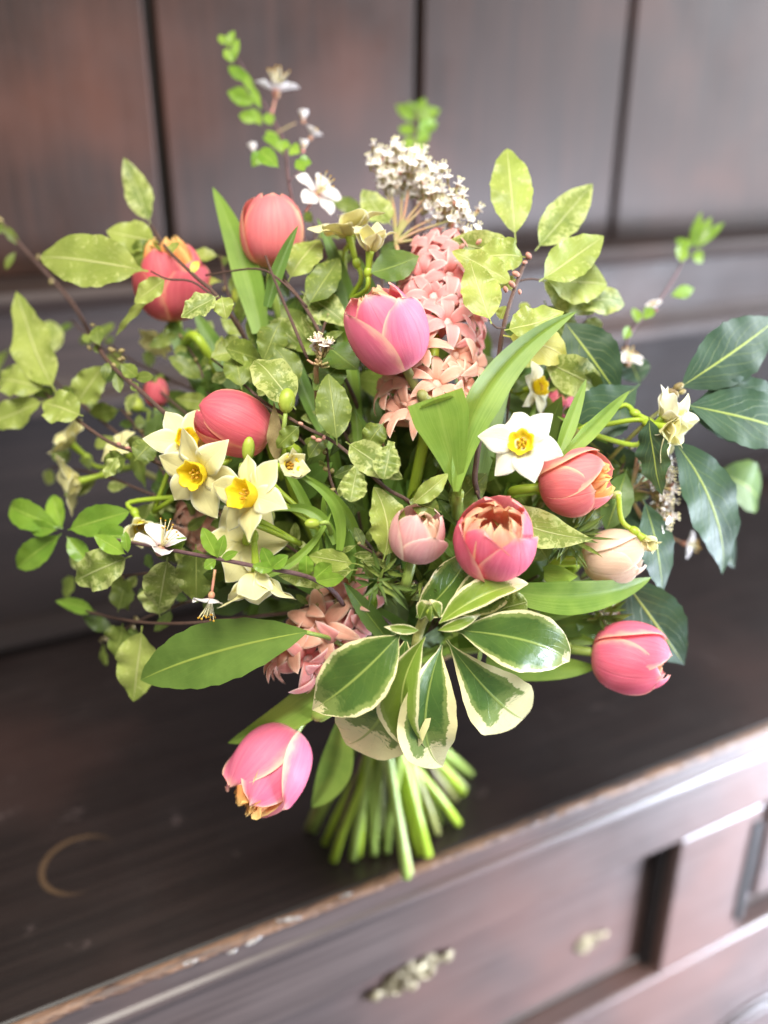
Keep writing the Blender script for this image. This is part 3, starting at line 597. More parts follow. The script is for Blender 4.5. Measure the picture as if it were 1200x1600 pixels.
def laurustinus(label,root,neck,line,thick,depth,n,foot=None,face=(0,-1,.5),leaves=(),stem=(),nb=40,s=1):
    t=thing('laurustinus_sprig',label,'flower sprig',basept(foot),'laurustinus flower clusters'); og=origin(t)
    r=Q(*root); nk=Q(*neck); face=cdir(*face)
    tube('twig',stem_path([nk,r]+[Q(*q) for q in stem],foot),.0014,.0022,M['pinkst'],t,8,5)
    pts=[Q(*p) for p in line]; cl=catmull(pts,8); k=pxm(*line[0]); nodes=[]
    for i in range(9):
        c=cl[int(i*(len(cl)-1)/8)]+jit(.004)-face*.008; nodes.append(c); g=nk.lerp(c,.4)+(c-nk).orthogonal().normalized()*.002
        tube('stalk',[nk,g,c],.0011,.0007,M['pinkst'],t,6,4)
    for i in range(n+nb):
        p=R.choice(cl).copy(); q=R.gauss(0,.5); p+=CU*R.uniform(-1,1)*thick*k*.55+CR*R.uniform(-1,1)*thick*k*.4+CF*R.uniform(-1,1)*depth
        nd=min(nodes,key=lambda a:(a-p).length); d=(p-nd).normalized()*.6+face+jit(.4)
        mw=Matrix.Translation(p-og)@d.to_track_quat('Z','Y').to_matrix().to_4x4()@Matrix.Scale(s*(1.3 if i<n else 1)*R.uniform(.85,1.15),4)
        f=link('floret' if i<n else 'bud',VF if i<n else R.choice(VB),t,mw)
        if i%2==0: tube('pedicel',[nd,nd.lerp(p,.5)+jit(.001),p-d.normalized()*.0025],.0006,.0004,M['pinkst'],t,5,2)
    for l in leaves: lf(t,*l[:8],**(l[8] if len(l)>8 else {}))
    return t
# --- blossom twigs
def blossom(t,cx,cy,off,r,d2,cam,n=5,openn=.15,stalk=None,st_l=.9):
    c=Q(cx,cy,off); k=pxm(cx,cy,off); Rr=r*k; Fd=cdir(d2[0],d2[1],cam); X=(CU-Fd*CU.dot(Fd)).normalized(); Y=Fd.cross(X)
    g=[ball_geo(c-Fd*Rr*.12,Rr*.17,Fd,1.1,8,6)+(0,)]
    for i in range(12):
        a=i*2.4; sp=R.uniform(.15,.55); e=c+((X*math.cos(a)+Y*math.sin(a))*sp+Fd*(1-sp*.5)).normalized()*Rr*st_l*R.uniform(.75,1.1)
        g.append(tube_geo([c,c.lerp(e,.5)+Fd*Rr*.05,e],.00028,.00022,4,2)+(1,)); g.append(ball_geo(e,.0006,Fd,1,5,4)+(2,))
    if stalk: g.append(tube_geo([c-Fd*Rr*.2]+[Q(*s) for s in stalk],.0008,.0008,6,4)+(0,))
    V,F,UV,MI=join(*g); b=mesh('blossom',V,F,[M['calyx'],M['stam'],M['anth']],UV,MI,t)
    for i in range(n):
        a=i*2*math.pi/5+R.uniform(-.1,.1)+off*50; d=X*math.cos(a)+Y*math.sin(a); dd=(d*math.cos(openn)+Fd*math.sin(openn)); nn=Fd*math.cos(openn)-d*math.sin(openn)
        V,F,uv,mi=grid_geo(leaf_grid(c+dd*Rr*.12,c+dd*Rr,Rr*.72,nn,prof='round',cup=-.3,wave=.06,wf=1.5,curl=R.uniform(-.12,.1),nu=6,nv=8,twist=R.uniform(-.2,.2)),.0002)
        mesh('petal',V,F,[M['white'],M['white']],uv,mi,b)
def twig(name,label,cat,pts,r0,r1,mat='bark',foot=None,group=None,down=True,knots=.08):
    t=thing(name,label,cat,basept(foot),group); p=[Q(*q) for q in pts]
    if down: p=stem_path(p,foot,use=len(auto)>0)
    tube('twig',p,r0,r1,M[mat],t,8,6,knots); return t
def buds(t,pts,mat='budp',r=4):
    for q in pts:
        x,y,o=q[:3]; rr=(q[3] if len(q)>3 else r)*.75*pxm(x,y,o); a=cdir(R.uniform(-1,1),R.uniform(-1,.2),.3)
        V,F,UV=ball_geo(Q(x,y,o),rr,a,1.5,8,6); mesh('bud',V,F,M[mat],UV,parent=t)
def side_twig(t,pts,r0,r1,mat='bark'): tube('side_twig',[Q(*q) for q in pts],r0,r1,M[mat],t,7,5,.06)
# ================================================================ TULIPS
tulip('plump pink tulip in the upper middle, ruffled peach petals showing at its upper left opening',604,512,-.012,118,1.18,(-.55,-1),.28,'pink',.84,phi=.75,inner=7,oe=(.78,.96,.90),
  stem=[(662,622,.0),(690,700,.05)],foot=6,leaves=[],ruf=.02,innerhs=(.86,.98))
t=tulip('closed salmon pink upright tulip at the top left, strap leaf crossing its right side',424,357,.01,96,1.18,(.04,-1),.12,'coral',.93,phi=.1,inner=1,oe=(.93,.90,.96),
  stem=[(430,470,.05),(480,640,.10)],foot=2,leaves=[(408,520,.035,332,292,.05,46,dict(side=.03,fold=.25)),(418,480,.015,466,352,-.012,24,dict(side=-.03,fold=.5,mat='tuld'))])
t=tulip('dark coral double tulip at upper left with orange crumpled top, behind a pittosporum leaf',264,440,.03,112,1.02,(-.1,-1),.30,'rose',.80,phi=.9,inner=9,innerhs=(.98,1.16),
  stem=[(310,530,.045),(380,660,.10)],foot=1,leaves=[(372,650,.08,262,492,.055,52,dict(mat='tuld',side=-.04)),(400,650,.07,300,480,.05,40,dict(mat='tuld'))])
t=tulip('rose red tulip lying sideways behind the pair of narcissus on the left',362,662,.005,92,1.32,(-1,-.42),.12,'rose',.97,phi=.4,inner=0,oe=(.95,.90,.97),stem=[(430,720,.05)],foot=None)
t=tulip('open pink double tulip facing the viewer, dark hollow showing between its peach inner petals',775,846,-.014,122,1.0,(.0,-1),.66,'hot',.80,phi=.52,inner=11,void=True,innerhs=(.86,1.0),ruf=.03,oe=(.90,.94,.88),stem=[(760,930,.06)],foot=7,
  leaves=[(850,892,.02,905,893,.0,44,dict(mat='tul',curl=.25,fold=.6,roll=.5)),(805,925,.012,1018,902,.03,58,dict(mat='tul',side=.06,fold=.3,roll=.2,arch=.04))])
t=tulip('coral tulip with yellow peach tips pointing right, below the single pale narcissus',903,752,.0,102,1.12,(1,-.18),.42,'coral',.87,phi=.5,inner=6,innerhs=(.9,1.0),stem=[(840,800,.06)],foot=8,
  leaves=[])
t=tulip('small pale blush tulip in the middle, left of the open pink tulip',654,836,-.008,86,1.02,(.22,-1),.42,'pale',.84,phi=.5,inner=4,innerhs=(.84,.94),oe=(.74,.92,.9),stem=[(640,930,.07)],foot=3)
t=tulip('cream blush tulip at the right resting on a green strap leaf',963,870,.012,82,1.22,(1,-.12),.18,'cream',.92,phi=.6,inner=1,oe=(.78,.92,.88),stem=[(880,900,.06)],foot=None)
t=tulip('pink tulip farthest right, pointing right over the bare tabletop',990,1030,.0,106,1.14,(1,.10),.30,'hot',.90,phi=.35,inner=5,innerhs=(.88,.98),oe=(.86,.92,.90),stem=[(880,1010,.03),(760,1010,.07)],foot=10,
  leaves=[(715,1000,.03,1044,974,.035,46,dict(mat='tuld',side=-.03,roll=.3)),(760,1030,.045,935,1042,.03,50,dict(mat='tul',side=.03,prof='strap')),(840,985,.05,935,1005,.03,30,dict(mat='tul'))])
t=tulip('pink and orange double tulip hanging lowest left over the tabletop, mouth down left',421,1204,-.01,116,1.18,(-.58,.80),.46,'ruffled',.78,phi=.9,inner=11,innerhs=(.94,1.08),ruf=.045,oe=(.96,.78,.84),stem=[(500,1120,.015),(545,1090,.04)],foot=0,
  leaves=[(535,1050,.025,356,1161,.02,56,dict(side=-.05,fold=.35,mat='tul')),(530,1120,.07,487,1262,.06,52,dict(mat='tul',side=-.1,prof='ellip'))])
tulip('small shaded crimson tulip bud deep behind the left branch',243,612,.07,36,1.3,(-.1,-1),.1,'rose',.9,inner=0,stem=[(300,700,.12)])
tulip('mauve pink tulip mostly hidden behind the pale narcissus on the right',872,636,.06,46,1.2,(.5,-1),.2,'hot',.86,inner=2,stem=[(820,760,.12)])
# big folded tulip leaves of the front pair, standing in the middle
t=thing('tulip_leaf_pair','pair of bright green tulip leaves in the middle, the left one blunt and folded over','tulip leaves',basept(4),None)
tube('stem',stem_path([Q(716,770,.01),Q(700,860,.06)],4),.0034,.0038,M['stem'],t,10,6)
leaf(t,Q(716,775,.006),Q(680,622,-.016),88*pxm(680,690),M['tul'],prof='blunt',fold=.22,nv=18,nu=10,arch=.02,curl=-.05,side=.02,name='leaf')
leaf(t,Q(681,624,-.0165),Q(688,668,.012),86*pxm(680,640),M['tul'],N=-CN,prof='strap',fold=-.1,nv=8,name='leaf')
strap(t,712,768,.002,902,486,-.040,64,dict(side=-.14,fold=.5,roll=.1,nv=26,twist=.3,prof='blade'))
strap(t,742,765,.03,812,535,.03,52,dict(mat='tuld',side=-.05))
# ================================================================ NARCISSUS
narcissus('two headed pale narcissus at the left, one bloom overlapping the other',[
 (312,738,-.012,69,(-.15,.1),.90,dict(rot=.15,cupr=.32,cuph=.40,tw=.72)),
 (289,690,.004,56,(.2,-.1),.88,dict(rot=.5,cupr=.32,cuph=.30,tw=.70))],(240,800,.03),None,buds=[(262,690,.03,232,684,.03,24)],stem=[(300,850,.09)],
 extra=[])
narcissus('pale narcissus with deep yellow cup, half open bloom beside',[
 (393,776,-.014,70,(-.35,-.1),.80,dict(rot=.3,cupr=.34,cuph=.45,tw=.68)),
 (448,728,-.004,34,(.55,-.05),.78,dict(rot=.2,cupr=.42,cuph=.5,close=.85,tw=.95,via=[(430,760,.02)]))],(520,842,.02),3,
 buds=[(500,818,.0,476,818,-.004,17),(386,722,.0,390,682,-.005,20)],stem=[(540,900,.05)],
 extra=[(530,860,.01,460,742,.0,20,dict(side=.22,fold=.4)),(525,850,.012,425,800,.01,20,dict(side=.25,fold=.4)),(400,905,-.004,520,795,.01,15,dict(side=.12,fold=.5)),(545,905,.02,512,770,.015,46,dict(prof='spear',mat='tuld')),(470,900,.01,500,840,.01,22,dict())])
narcissus('pale yellow narcissus facing away and down just above the large plain leaf',[
 (400,893,-.008,74,(.05,1),-.05,dict(rot=.2,cup=False,reflex=.0,close=.70,tw=.70)) ,
 (385,846,.012,66,(-.1,.25),-.9,dict(rot=.5,cup=False,tw=.80,reflex=.02,close=.1))],(470,850,.03),None,stem=[(520,900,.06)])
narcissus('single six pointed pale narcissus with flat yellow cup on the right',[
 (816,694,-.016,62,(-.2,-.15),.93,dict(rot=.28,cupr=.32,cuph=.22,tw=.70,mt='tepw'))],(850,780,.04),None,stem=[(780,880,.08)])
narcissus('creamy narcissus in side view at the far right beside the bay leaves',[
 (1032,668,-.004,62,(.75,.55),.45,dict(rot=.2,cup=False,close=.45,tw=.80,mt='teps')),(1036,654,-.010,50,(.6,-.6),.5,dict(rot=.5,cup=False,close=.7,tw=.85,mt='tepw')),(1040,668,-.016,38,(.8,.3),.6,dict(rot=.1,cup=False,close=.9,tw=.9,mt='teps'))],(905,672,.015),None,stem=[(840,760,.06),(760,880,.09)],
 extra=[(872,712,.0,916,592,.0,25,dict(fold=.4)),(880,716,-.004,984,610,-.002,27,dict(fold=.45)),(950,690,.02,870,650,.02,14,dict()) ])
narcissus('closed pale yellow narcissus bud nodding above the cream tulip',[
 (1006,842,.0,24,(.6,.55),.25,dict(rot=.2,cup=False,close=1.2,tw=1.1))],(966,772,.012),None,stem=[(900,800,.07)])
narcissus('cream narcissus cluster at the top between the salmon tulip and the laurustinus',[
 (545,368,.008,58,(-.3,-1),.30,dict(rot=.2,cup=False,close=.5,tw=.8)),(578,392,.0,44,(.1,-1),.35,dict(rot=.5,cup=False,close=.9,tw=.85)),(560,355,.03,36,(.5,-1),.1,dict(rot=.2,cup=False,tw=.75,mt='tepw'))],(545,470,.05),None,stem=[(560,620,.12)],
 extra=[(560,560,.05,495,340,.03,30,dict(mat='tuld',side=.04)),(600,520,.04,560,400,.04,26,dict(mat='tuld')),(560,660,.06,520,410,.05,30,dict(mat='tuld')),(470,560,.05,400,480,.05,26,dict(mat='tuld'))])
narcissus('small shaded narcissus with yellow cup behind the long tulip leaf on the right',[
 (836,606,.045,40,(.7,-.1),.6,dict(rot=.2,cupr=.36,cuph=.4,tw=.75,mt='tepw'))],(820,680,.08),None,stem=[(760,800,.12)])
narcissus('pale narcissus half hidden behind the white blossom at the far left',[
 (218,818,.012,36,(.35,.5),.62,dict(rot=.2,cupr=.34,cuph=.4,close=.7,tw=.95))],(290,775,.03),None,stem=[(340,850,.08)])
narcissus('blurred pale narcissus cluster deep at the far left edge of the bouquet',[
 (124,752,.03,52,(-.6,.2),.4,dict(rot=.2,cup=False,close=.4,tw=.85)),(112,694,.04,42,(-.5,-.5),.4,dict(rot=.3,cup=False,close=.4,tw=.85)),(184,698,.03,34,(-.3,-.3),.7,dict(rot=.2,cup=False,tw=.75))],(210,730,.10),None,buds=[(222,640,.08,200,622,.08,24)],stem=[(330,800,.15)])
narcissus('blurred cream narcissus head under the dark coral tulip',[
 (252,528,.07,34,(-.2,.4),.5,dict(rot=.2,cup=False,close=.6,tw=.95))],(300,600,.09),None,buds=[(378,478,.05,370,450,.05,24)],stem=[(400,700,.14)])
narcissus('single upright green narcissus bud with papery sheath, left of centre',[],(440,700,.012),None,buds=[(446,646,.0,450,606,-.004,27)],stem=[(470,800,.06)])
leaf([o for o in COL.objects if o.name.startswith('narcissus') and o.parent is None][-1],Q(432,720,.012),Q(428,625,.0),26*pxm(430,680),M['spathe'],name='papery_sheath',prof='spear',wave=.2,fold=.3)
# ================================================================ HYACINTHS
hyacinth('tall pink hyacinth spike in the upper middle behind the plump tulip',(662,690,.035),(690,400,.035),7,.027,9,key=lambda f,a:'hyad' if f<.38 else 'hya',s=1.02,ang=1.7)
hyacinth('small salmon hyacinth at the lower left of the centre behind the large plain leaf',(556,925,.05),(462,1040,.022),3,.013,5,key=lambda f,a:'hya' if a<0 else 'hyad',s=1.15,ang=1.5)
hyacinth('shaded hyacinth peeping out under the left narcissus pair',(350,840,.075),(300,800,.06),2,.016,None,key=lambda f,a:'hyad',s=.8)
# ================================================================ LAURUSTINUS
laurustinus('tall laurustinus cluster of tiny white flowers on pink stalks at the top of the bouquet',(622,410,.03),(618,380,.028),[(598,262,.02),(640,272,.015),(680,300,.012),(728,352,.012)],50,.016,150,None,(.15,-.7,.6),
 leaves=[(612,352,.03,566,292,.035,46,'pitm',dict(roll=.2)),(655,400,.01,578,428,.0,52,'vib',dict(prof='ellip',pet=.02,roll=.1,fold=.2))],stem=[(620,560,.1)],nb=40)
laurustinus('dense laurustinus cluster at the right under the bluish bay leaf',(950,780,.05),(985,772,.04),[(1018,700,.03),(1034,760,.025),(1030,820,.03)],34,.014,60,None,(1,.0,.3),stem=[(850,820,.1)],nb=30)
laurustinus('very small laurustinus tuft left of the plump pink tulip',(494,590,.02),(500,566,.012),[(490,540,.004),(512,544,.004)],14,.003,9,None,(0,-1,.4),stem=[(510,720,.09)],nb=6)
laurustinus('shaded laurustinus cluster low on the right behind the strap leaves',(880,960,.06),(915,950,.045),[(930,935,.045),(962,975,.045)],26,.008,22,None,(.8,.6,.2),stem=[(800,960,.08)],nb=10)
# ================================================================ BLOSSOM TWIGS
G_='blossom twigs with fresh green leaves'
t=twig('blossom_twig','blossom twig reaching far left with glossy bright leaves and two white flowers','blossom twig',[(120,832,.02),(250,856,-.01),(400,885,-.014),(490,905,.0),(540,950,.03)],.0010,.0019,'barkp',None,G_)
for q in [(98,826,.0,8,788,.0,44),(98,826,.01,78,772,.01,34),(106,828,-.01,196,800,-.012,50),(96,834,.0,20,890,-.005,42),(104,838,-.004,136,878,-.006,30),(150,838,.0,202,838,-.01,40),(90,828,-.008,40,822,-.02,26)]:
    lf(t,*q,mat='cher',prof='ellip',wave=.03,pet=.06,curl=-.10,fold=.25,roll=R.uniform(-.2,.2),twist=0)
for q in [(196,866,-.01,150,838,-.005,26),(200,864,-.01,196,830,-.01,16),(340,872,-.016,316,824,-.02,24),(340,872,-.016,350,838,-.02,18),(338,874,-.016,318,888,-.02,18),(345,874,-.015,372,862,-.02,14),(262,862,-.01,288,842,-.015,18),(425,888,-.014,410,856,-.02,22),(425,888,-.014,450,868,-.015,22),(428,890,-.014,395,884,-.02,18),(490,905,.0,520,880,-.005,30),(492,908,.0,540,900,-.004,24),(480,900,.0,478,868,-.005,24)]:
    lf(t,*q,mat='cher',prof='ellip',wave=.03,pet=.04)
blossom(t,252,856,-.022,50,(.35,-.75),.40,n=4,openn=.30,st_l=.85)
blossom(t,330,934,-.022,34,(-.1,1),.15,n=3,openn=.2,stalk=[(336,890,-.018)],st_l=1.0)
t=twig('blossom_twig','tallest blossom twig rising at the top left with three white blossoms','blossom twig',[(352,62,.0),(392,128,.01),(440,215,.01),(452,290,.02),(470,360,.03),(520,520,.08)],.0009,.0018,'barkp',None,G_)
for q in [(352,70,.0,342,54,.0,13),(356,76,.0,366,46,.0,13),(364,98,.0,350,76,.0,16),(366,96,.0,372,58,.0,12),(374,104,.0,400,150,-.004,14),(386,128,.0,354,100,.0,18),(392,134,.0,408,170,-.004,14),(392,156,.0,354,142,.0,26),(400,160,.0,358,152,.0,22),(402,190,.0,372,178,.0,20),(408,196,.0,392,166,.0,16),(416,204,.0,440,236,.0,18),(424,196,.0,416,174,.0,18),(440,236,.0,448,218,.0,20),(452,232,.0,468,238,.0,22),(436,262,.0,398,228,.004,26),(410,240,.0,394,258,.0,22),(466,260,.0,486,246,.0,18),(476,268,.0,462,246,.0,18),(440,226,.0,410,214,.0,16)]:
    lf(t,*q,mat='cher',prof='lance',wave=.03,pet=.03,fold=R.uniform(.2,.5),curl=R.uniform(-.3,.0))
side_twig(t,[(424,212,.01),(446,200,.01),(462,192,.01)],.0006,.0005,'pinkst'); side_twig(t,[(450,285,.018),(470,262,.014),(473,225,.012)],.0007,.0005,'barkp')
blossom(t,432,142,.01,37,(.1,-1),.25,5,.2,stalk=[(424,180,.01)]); blossom(t,474,188,.01,17,(.0,-1),.1,5,1.1,st_l=.5); blossom(t,474,234,.012,17,(.1,-1),.1,5,1.1,st_l=.5); blossom(t,396,238,.012,16,(-.2,-1),.1,5,1.0,st_l=.5); blossom(t,486,214,.02,20,(.4,-.6),.3,5,.7,st_l=.7); blossom(t,496,303,.018,42,(.15,-.1),.75,5,.1,stalk=[(478,330,.02)])
t=twig('blossom_twig','leafy twig tip sticking up behind the laurustinus cluster at top centre','blossom twig',[(650,170,.12),(648,250,.12),(650,420,.12)],.0009,.0016,'barkp',None,G_)
for q in [(650,190,.12,618,164,.12,22),(650,186,.12,640,156,.12,18),(652,186,.12,664,150,.12,18),(654,190,.12,688,168,.12,24),(652,206,.12,686,186,.12,22),(648,210,.12,622,196,.12,20),(650,226,.12,672,206,.12,18),(648,232,.12,628,220,.12,20),(650,246,.12,664,226,.12,18)]: lf(t,*q,mat='cher',prof='lance',wave=.03,pet=.03,fold=R.uniform(.2,.5),curl=R.uniform(-.3,.0))
t=twig('blossom_twig','blurred leafy twig rising at the right edge in front of the shelf rail','blossom twig',[(1080,362,.06),(1066,410,.06),(1030,470,.07),(985,520,.08),(960,600,.09),(880,760,.11)],.0009,.0018,'barkp',None,G_)
for q in [(1078,388,.05,1096,330,.05,14),(1084,388,.05,1112,338,.05,18),(1088,388,.05,1134,344,.05,14),(1070,396,.05,1062,366,.05,22),(1082,396,.05,1100,408,.05,22),(1064,410,.05,1066,380,.05,22),(1048,462,.06,1088,450,.06,20),(1020,480,.06,1006,498,.06,18),(996,505,.07,992,478,.07,18),(975,530,.07,985,508,.07,16)]: lf(t,*q,mat='cher',prof='lance',wave=.03,pet=.03,fold=R.uniform(.2,.5),curl=R.uniform(-.3,.0))
blossom(t,1024,482,.065,17,(-.3,-.6),.4,5,.6,st_l=.6); blossom(t,982,566,.07,26,(.1,-.6),.5,5,.3)
blossom(t,1072,850,.08,24,(.5,.1),.5,5,.3,stalk=[(1030,830,.09)])
# small leaved branch sweeping in from the left edge
t=twig('small_leaved_branch','thin brown branch with small buds sweeping down from the left edge','branch',[(2,346,.0),(40,392,.0),(110,470,.0),(165,560,.0),(232,622,.005),(300,690,.03),(400,820,.09)],.0011,.0019,'bark',None,None)
for q in [(6,352,.0,30,382,.0,14),(10,362,.0,-6,352,.0,16),(24,394,.0,8,420,.0,12),(156,540,-.004,150,508,-.006,26),(170,566,-.004,162,592,-.006,16),(182,580,-.002,186,612,-.002,18),(188,568,-.006,216,590,-.008,24),(210,590,.0,240,588,.004,18),(138,536,.0,130,520,.0,12),(146,540,.0,158,552,.0,10),(214,612,.0,206,596,.0,14)]: lf(t,*q,mat='pitd',prof='ellip',wave=.02,pet=.04)
buds(t,[(145,508,0,4),(134,530,0,4),(140,544,0,4),(176,548,0,5),(190,548,0,5),(188,562,-.002,4),(178,570,-.003,4),(192,560,-.004,4),(172,545,0,4),(204,596,0,4),(0,344,0,5),(60,402,0,4),(80,440,0,4)],'budb')
# ================================================================ PITTOSPORUM
GP='variegated pittosporum branches'
t=twig('pittosporum_branch','tall pittosporum branch at the upper right with pale wavy leaves above the strap leaf','branch',[(826,398,-.002),(806,446,-.002),(788,506,.004),(776,575,.02),(756,650,.025),(742,740,.012),(735,820,.05)],.0011,.0021,'bark',None,GP)
for q in [(806,380,.005,792,234,.02,62,'pit'),(836,392,.01,930,282,.03,56,'pitm'),(842,440,-.004,952,362,-.004,62,'pit'),(846,436,.01,954,442,.012,74,'pit'),(816,406,.0,704,372,.0,58,'pitm'),(822,402,-.004,744,398,-.014,54,'pit'),(806,446,-.004,706,392,-.006,44,'pit'),(768,506,-.010,734,412,-.014,62,'pit'),(788,516,-.006,878,492,-.012,58,'pit'),(786,524,.006,902,556,.012,62,'yell'),(842,560,.02,950,612,.03,60,'pitm'),(880,476,.03,984,470,.05,46,'pitm'),(842,436,.02,926,490,.03,50,'pitm'),(800,455,.01,786,430,.01,32,'pitm'),(850,470,.03,910,560,.04,60,'pitd'),(780,500,.01,790,478,.0,22,'pit')]:
    lf(t,*q)
side_twig(t,[(788,512,.0),(776,512,-.006),(764,500,-.010)],.0006,.0005); side_twig(t,[(808,440,.0),(828,436,-.002),(846,438,-.002)],.0007,.0005)
buds(t,[(800,444,-.006,6),(806,428,-.006,6),(826,400,-.006,6),(790,452,-.006,5),(820,410,-.006,4),(812,456,-.004,4),(748,378,-.002,5),(722,385,-.002,5)])
t=twig('pittosporum_branch','pittosporum branch at the upper left with one large pale leaf over the coral tulip','branch',[(236,352,-.004),(262,390,-.006),(305,432,-.004),(345,470,.004),(400,560,.05),(470,700,.1)],.0009,.0016,'bark',None,GP)
for q in [(232,424,-.02,56,398,-.022,74,'pit',dict(fold=.12,roll=.05,pet=.08,arch=.05,curl=-.05)),(248,378,-.008,168,362,-.010,50,'pit',{}),(236,352,-.004,203,262,.0,40,'pitm',dict(curl=.2)),(262,434,-.02,206,472,-.022,36,'pit',{}),(342,462,-.01,284,498,-.016,42,'pitm',{}),(346,462,-.008,352,494,-.01,34,'pit',{}),(252,444,-.012,164,524,-.008,14,'pit',dict(wave=.25)),(262,392,.0,180,410,.01,50,'pitd',{}),(256,392,-.006,282,380,-.008,16,'pit',{}),(300,430,-.004,310,406,-.006,14,'yell',{})]:
    lf(t,*q[:8],**q[8])
side_twig(t,[(340,468,.0),(300,440,-.008),(262,436,-.02),(236,424,-.021)],.0008,.0005)
t=twig('pittosporum_branch','pittosporum branch at the far left with upright olive leaves cut off by the frame','branch',[(70,614,-.004),(110,648,-.004),(170,690,.0),(232,716,.01),(330,780,.06)],.0009,.0018,'bark',None,GP)
for q in [(88,614,-.008,34,462,-.004,64,'pit',dict(side=-.05)),(78,612,-.006,-14,588,-.008,46,'pit',{}),(130,650,-.01,58,622,-.012,56,'pit',{}),(72,626,-.008,-24,664,-.01,46,'pit',{}),(76,560,.04,78,502,.05,44,'pitm',{}),(118,634,.02,160,572,.02,50,'pit',{}),(118,640,.03,96,602,.03,34,'pitd',{}),(186,712,.0,166,748,-.004,24,'pitm',dict(wave=.2)),(60,604,.02,-6,570,.02,30,'pitd',{}),(210,720,.0,240,688,.01,40,'pitd',{}),(200,716,.01,160,726,.02,36,'pitd',{})]:
    lf(t,*q[:8],**q[8])
buds(t,[(60,606,-.006,6),(50,602,-.006,5),(186,694,0,4),(200,700,0,4)])
t=twig('pittosporum_branch','low pittosporum branch at the lower left with hanging leaves over the dark wood','branch',[(135,955,.02),(190,968,.02),(250,974,.02),(320,972,.02),(430,960,.05),(520,960,.07)],.0008,.0016,'bark',None,GP)
for q in [(222,978,.01,210,1094,.012,68,'pit',dict(roll=.1)),(192,974,.02,176,1030,.03,50,'pitd',{}),(250,965,.02,248,900,.025,56,'pitm',{}),(206,868,.0,116,908,.0,62,'pitm',{}),(262,870,.0,246,960,.005,62,'pitm',dict(curl=-.2)),(306,850,.012,306,945,.012,62,'pitd',{}),(184,956,.02,196,905,.03,40,'pitd',{}),(150,956,.03,90,938,.05,24,'cher',{}),(176,878,.02,196,960,.03,26,'pitd',{})]:
    lf(t,*q[:8],**q[8])
t=twig('pittosporum_branch','pittosporum branch through the middle with one upright leaf and two mottled drooping leaves','branch',[(400,620,.02),(470,664,.0),(528,695,-.002),(600,760,-.002),(650,800,.01),(660,900,.06)],.0009,.0014,'bark',None,GP)
for q in [(527,696,-.006,513,582,-.008,56,'pitd',dict(fold=.15,roll=.1)),(462,640,.0,396,552,-.006,62,'pitm',dict(roll=.3)),(540,690,-.002,620,745,-.014,50,'pitm',dict(wave=.10,curl=-.25)),(612,690,-.006,600,750,-.014,46,'pitm',dict(wave=.16,wf=5,prof='round')),(560,722,-.004,548,782,-.012,46,'pitm',dict(wave=.16,wf=5,prof='round')),(598,878,-.002,590,762,-.006,60,'pit',dict(side=.1,roll=.4)),(470,664,.0,430,700,.0,30,'pitd',{}),(600,660,.02,570,700,.02,40,'pitd',{}),(480,720,.01,515,668,.01,26,'pitd',{}),(640,790,-.002,700,740,.0,30,'pit',dict(wave=.1)),(690,800,.0,640,782,.0,36,'pitd',{}),(575,885,-.004,480,870,.0,36,'pit',dict(pet=.3)),(560,890,.01,430,900,.01,50,'pitm',dict(wave=.15))]:
    lf(t,*q[:8],**q[8])
buds(t,[(498,688,-.004,5),(490,684,-.004,4),(506,684,-.004,4),(470,662,-.004,4)])
t=twig('pittosporum_branch','pittosporum branch in the upper middle between the salmon tulip and the plump pink tulip','branch',[(425,418,.01),(470,470,.02),(510,540,.03),(560,640,.06),(600,800,.12)],.0010,.0016,'bark',None,GP)
for q in [(450,440,.02,500,372,.02,56,'pit',{}),(438,500,.02,412,560,.02,48,'pitd',{}),(480,480,.02,530,400,.03,50,'pitd',{}),(500,560,.03,440,478,.03,50,'pitd',{}),(470,455,.03,540,500,.03,50,'pitm',{}),(395,540,.03,330,560,.02,44,'pit',{}),(378,610,.02,366,548,.02,44,'pitd',{}),(420,500,.03,470,540,.02,44,'pitm',{}),(510,540,.03,560,580,.02,56,'vib',{}),(540,560,.03,490,610,.02,50,'vib',{}),(470,600,.03,430,540,.02,40,'pitd',{})]:
    lf(t,*q[:8],**q[8])
side_twig(t,[(322,430,.01),(400,420,.0),(440,440,.0),(480,480,.01)],.0006,.0008); side_twig(t,[(415,400,.0),(430,440,.0),(480,560,.02)],.0007,.001)
t=twig('pittosporum_branch','long wavy pittosporum leaf curving between the open pink tulip and the coral tulip','branch',[(745,768,.01),(760,820,.04),(740,900,.07)],.0008,.0014,'bark',None,GP)
for q in [(748,782,.002,930,842,-.008,62,'pitm',dict(side=.06,wave=.09,pet=.05,fold=.2,prof='lance')),(860,880,.03,800,800,.03,60,'pitd',{}),(880,780,.03,960,820,.04,60,'pitd',{}),(700,800,.03,760,740,.02,50,'pitd',{})]:
    lf(t,*q[:8],**q[8])
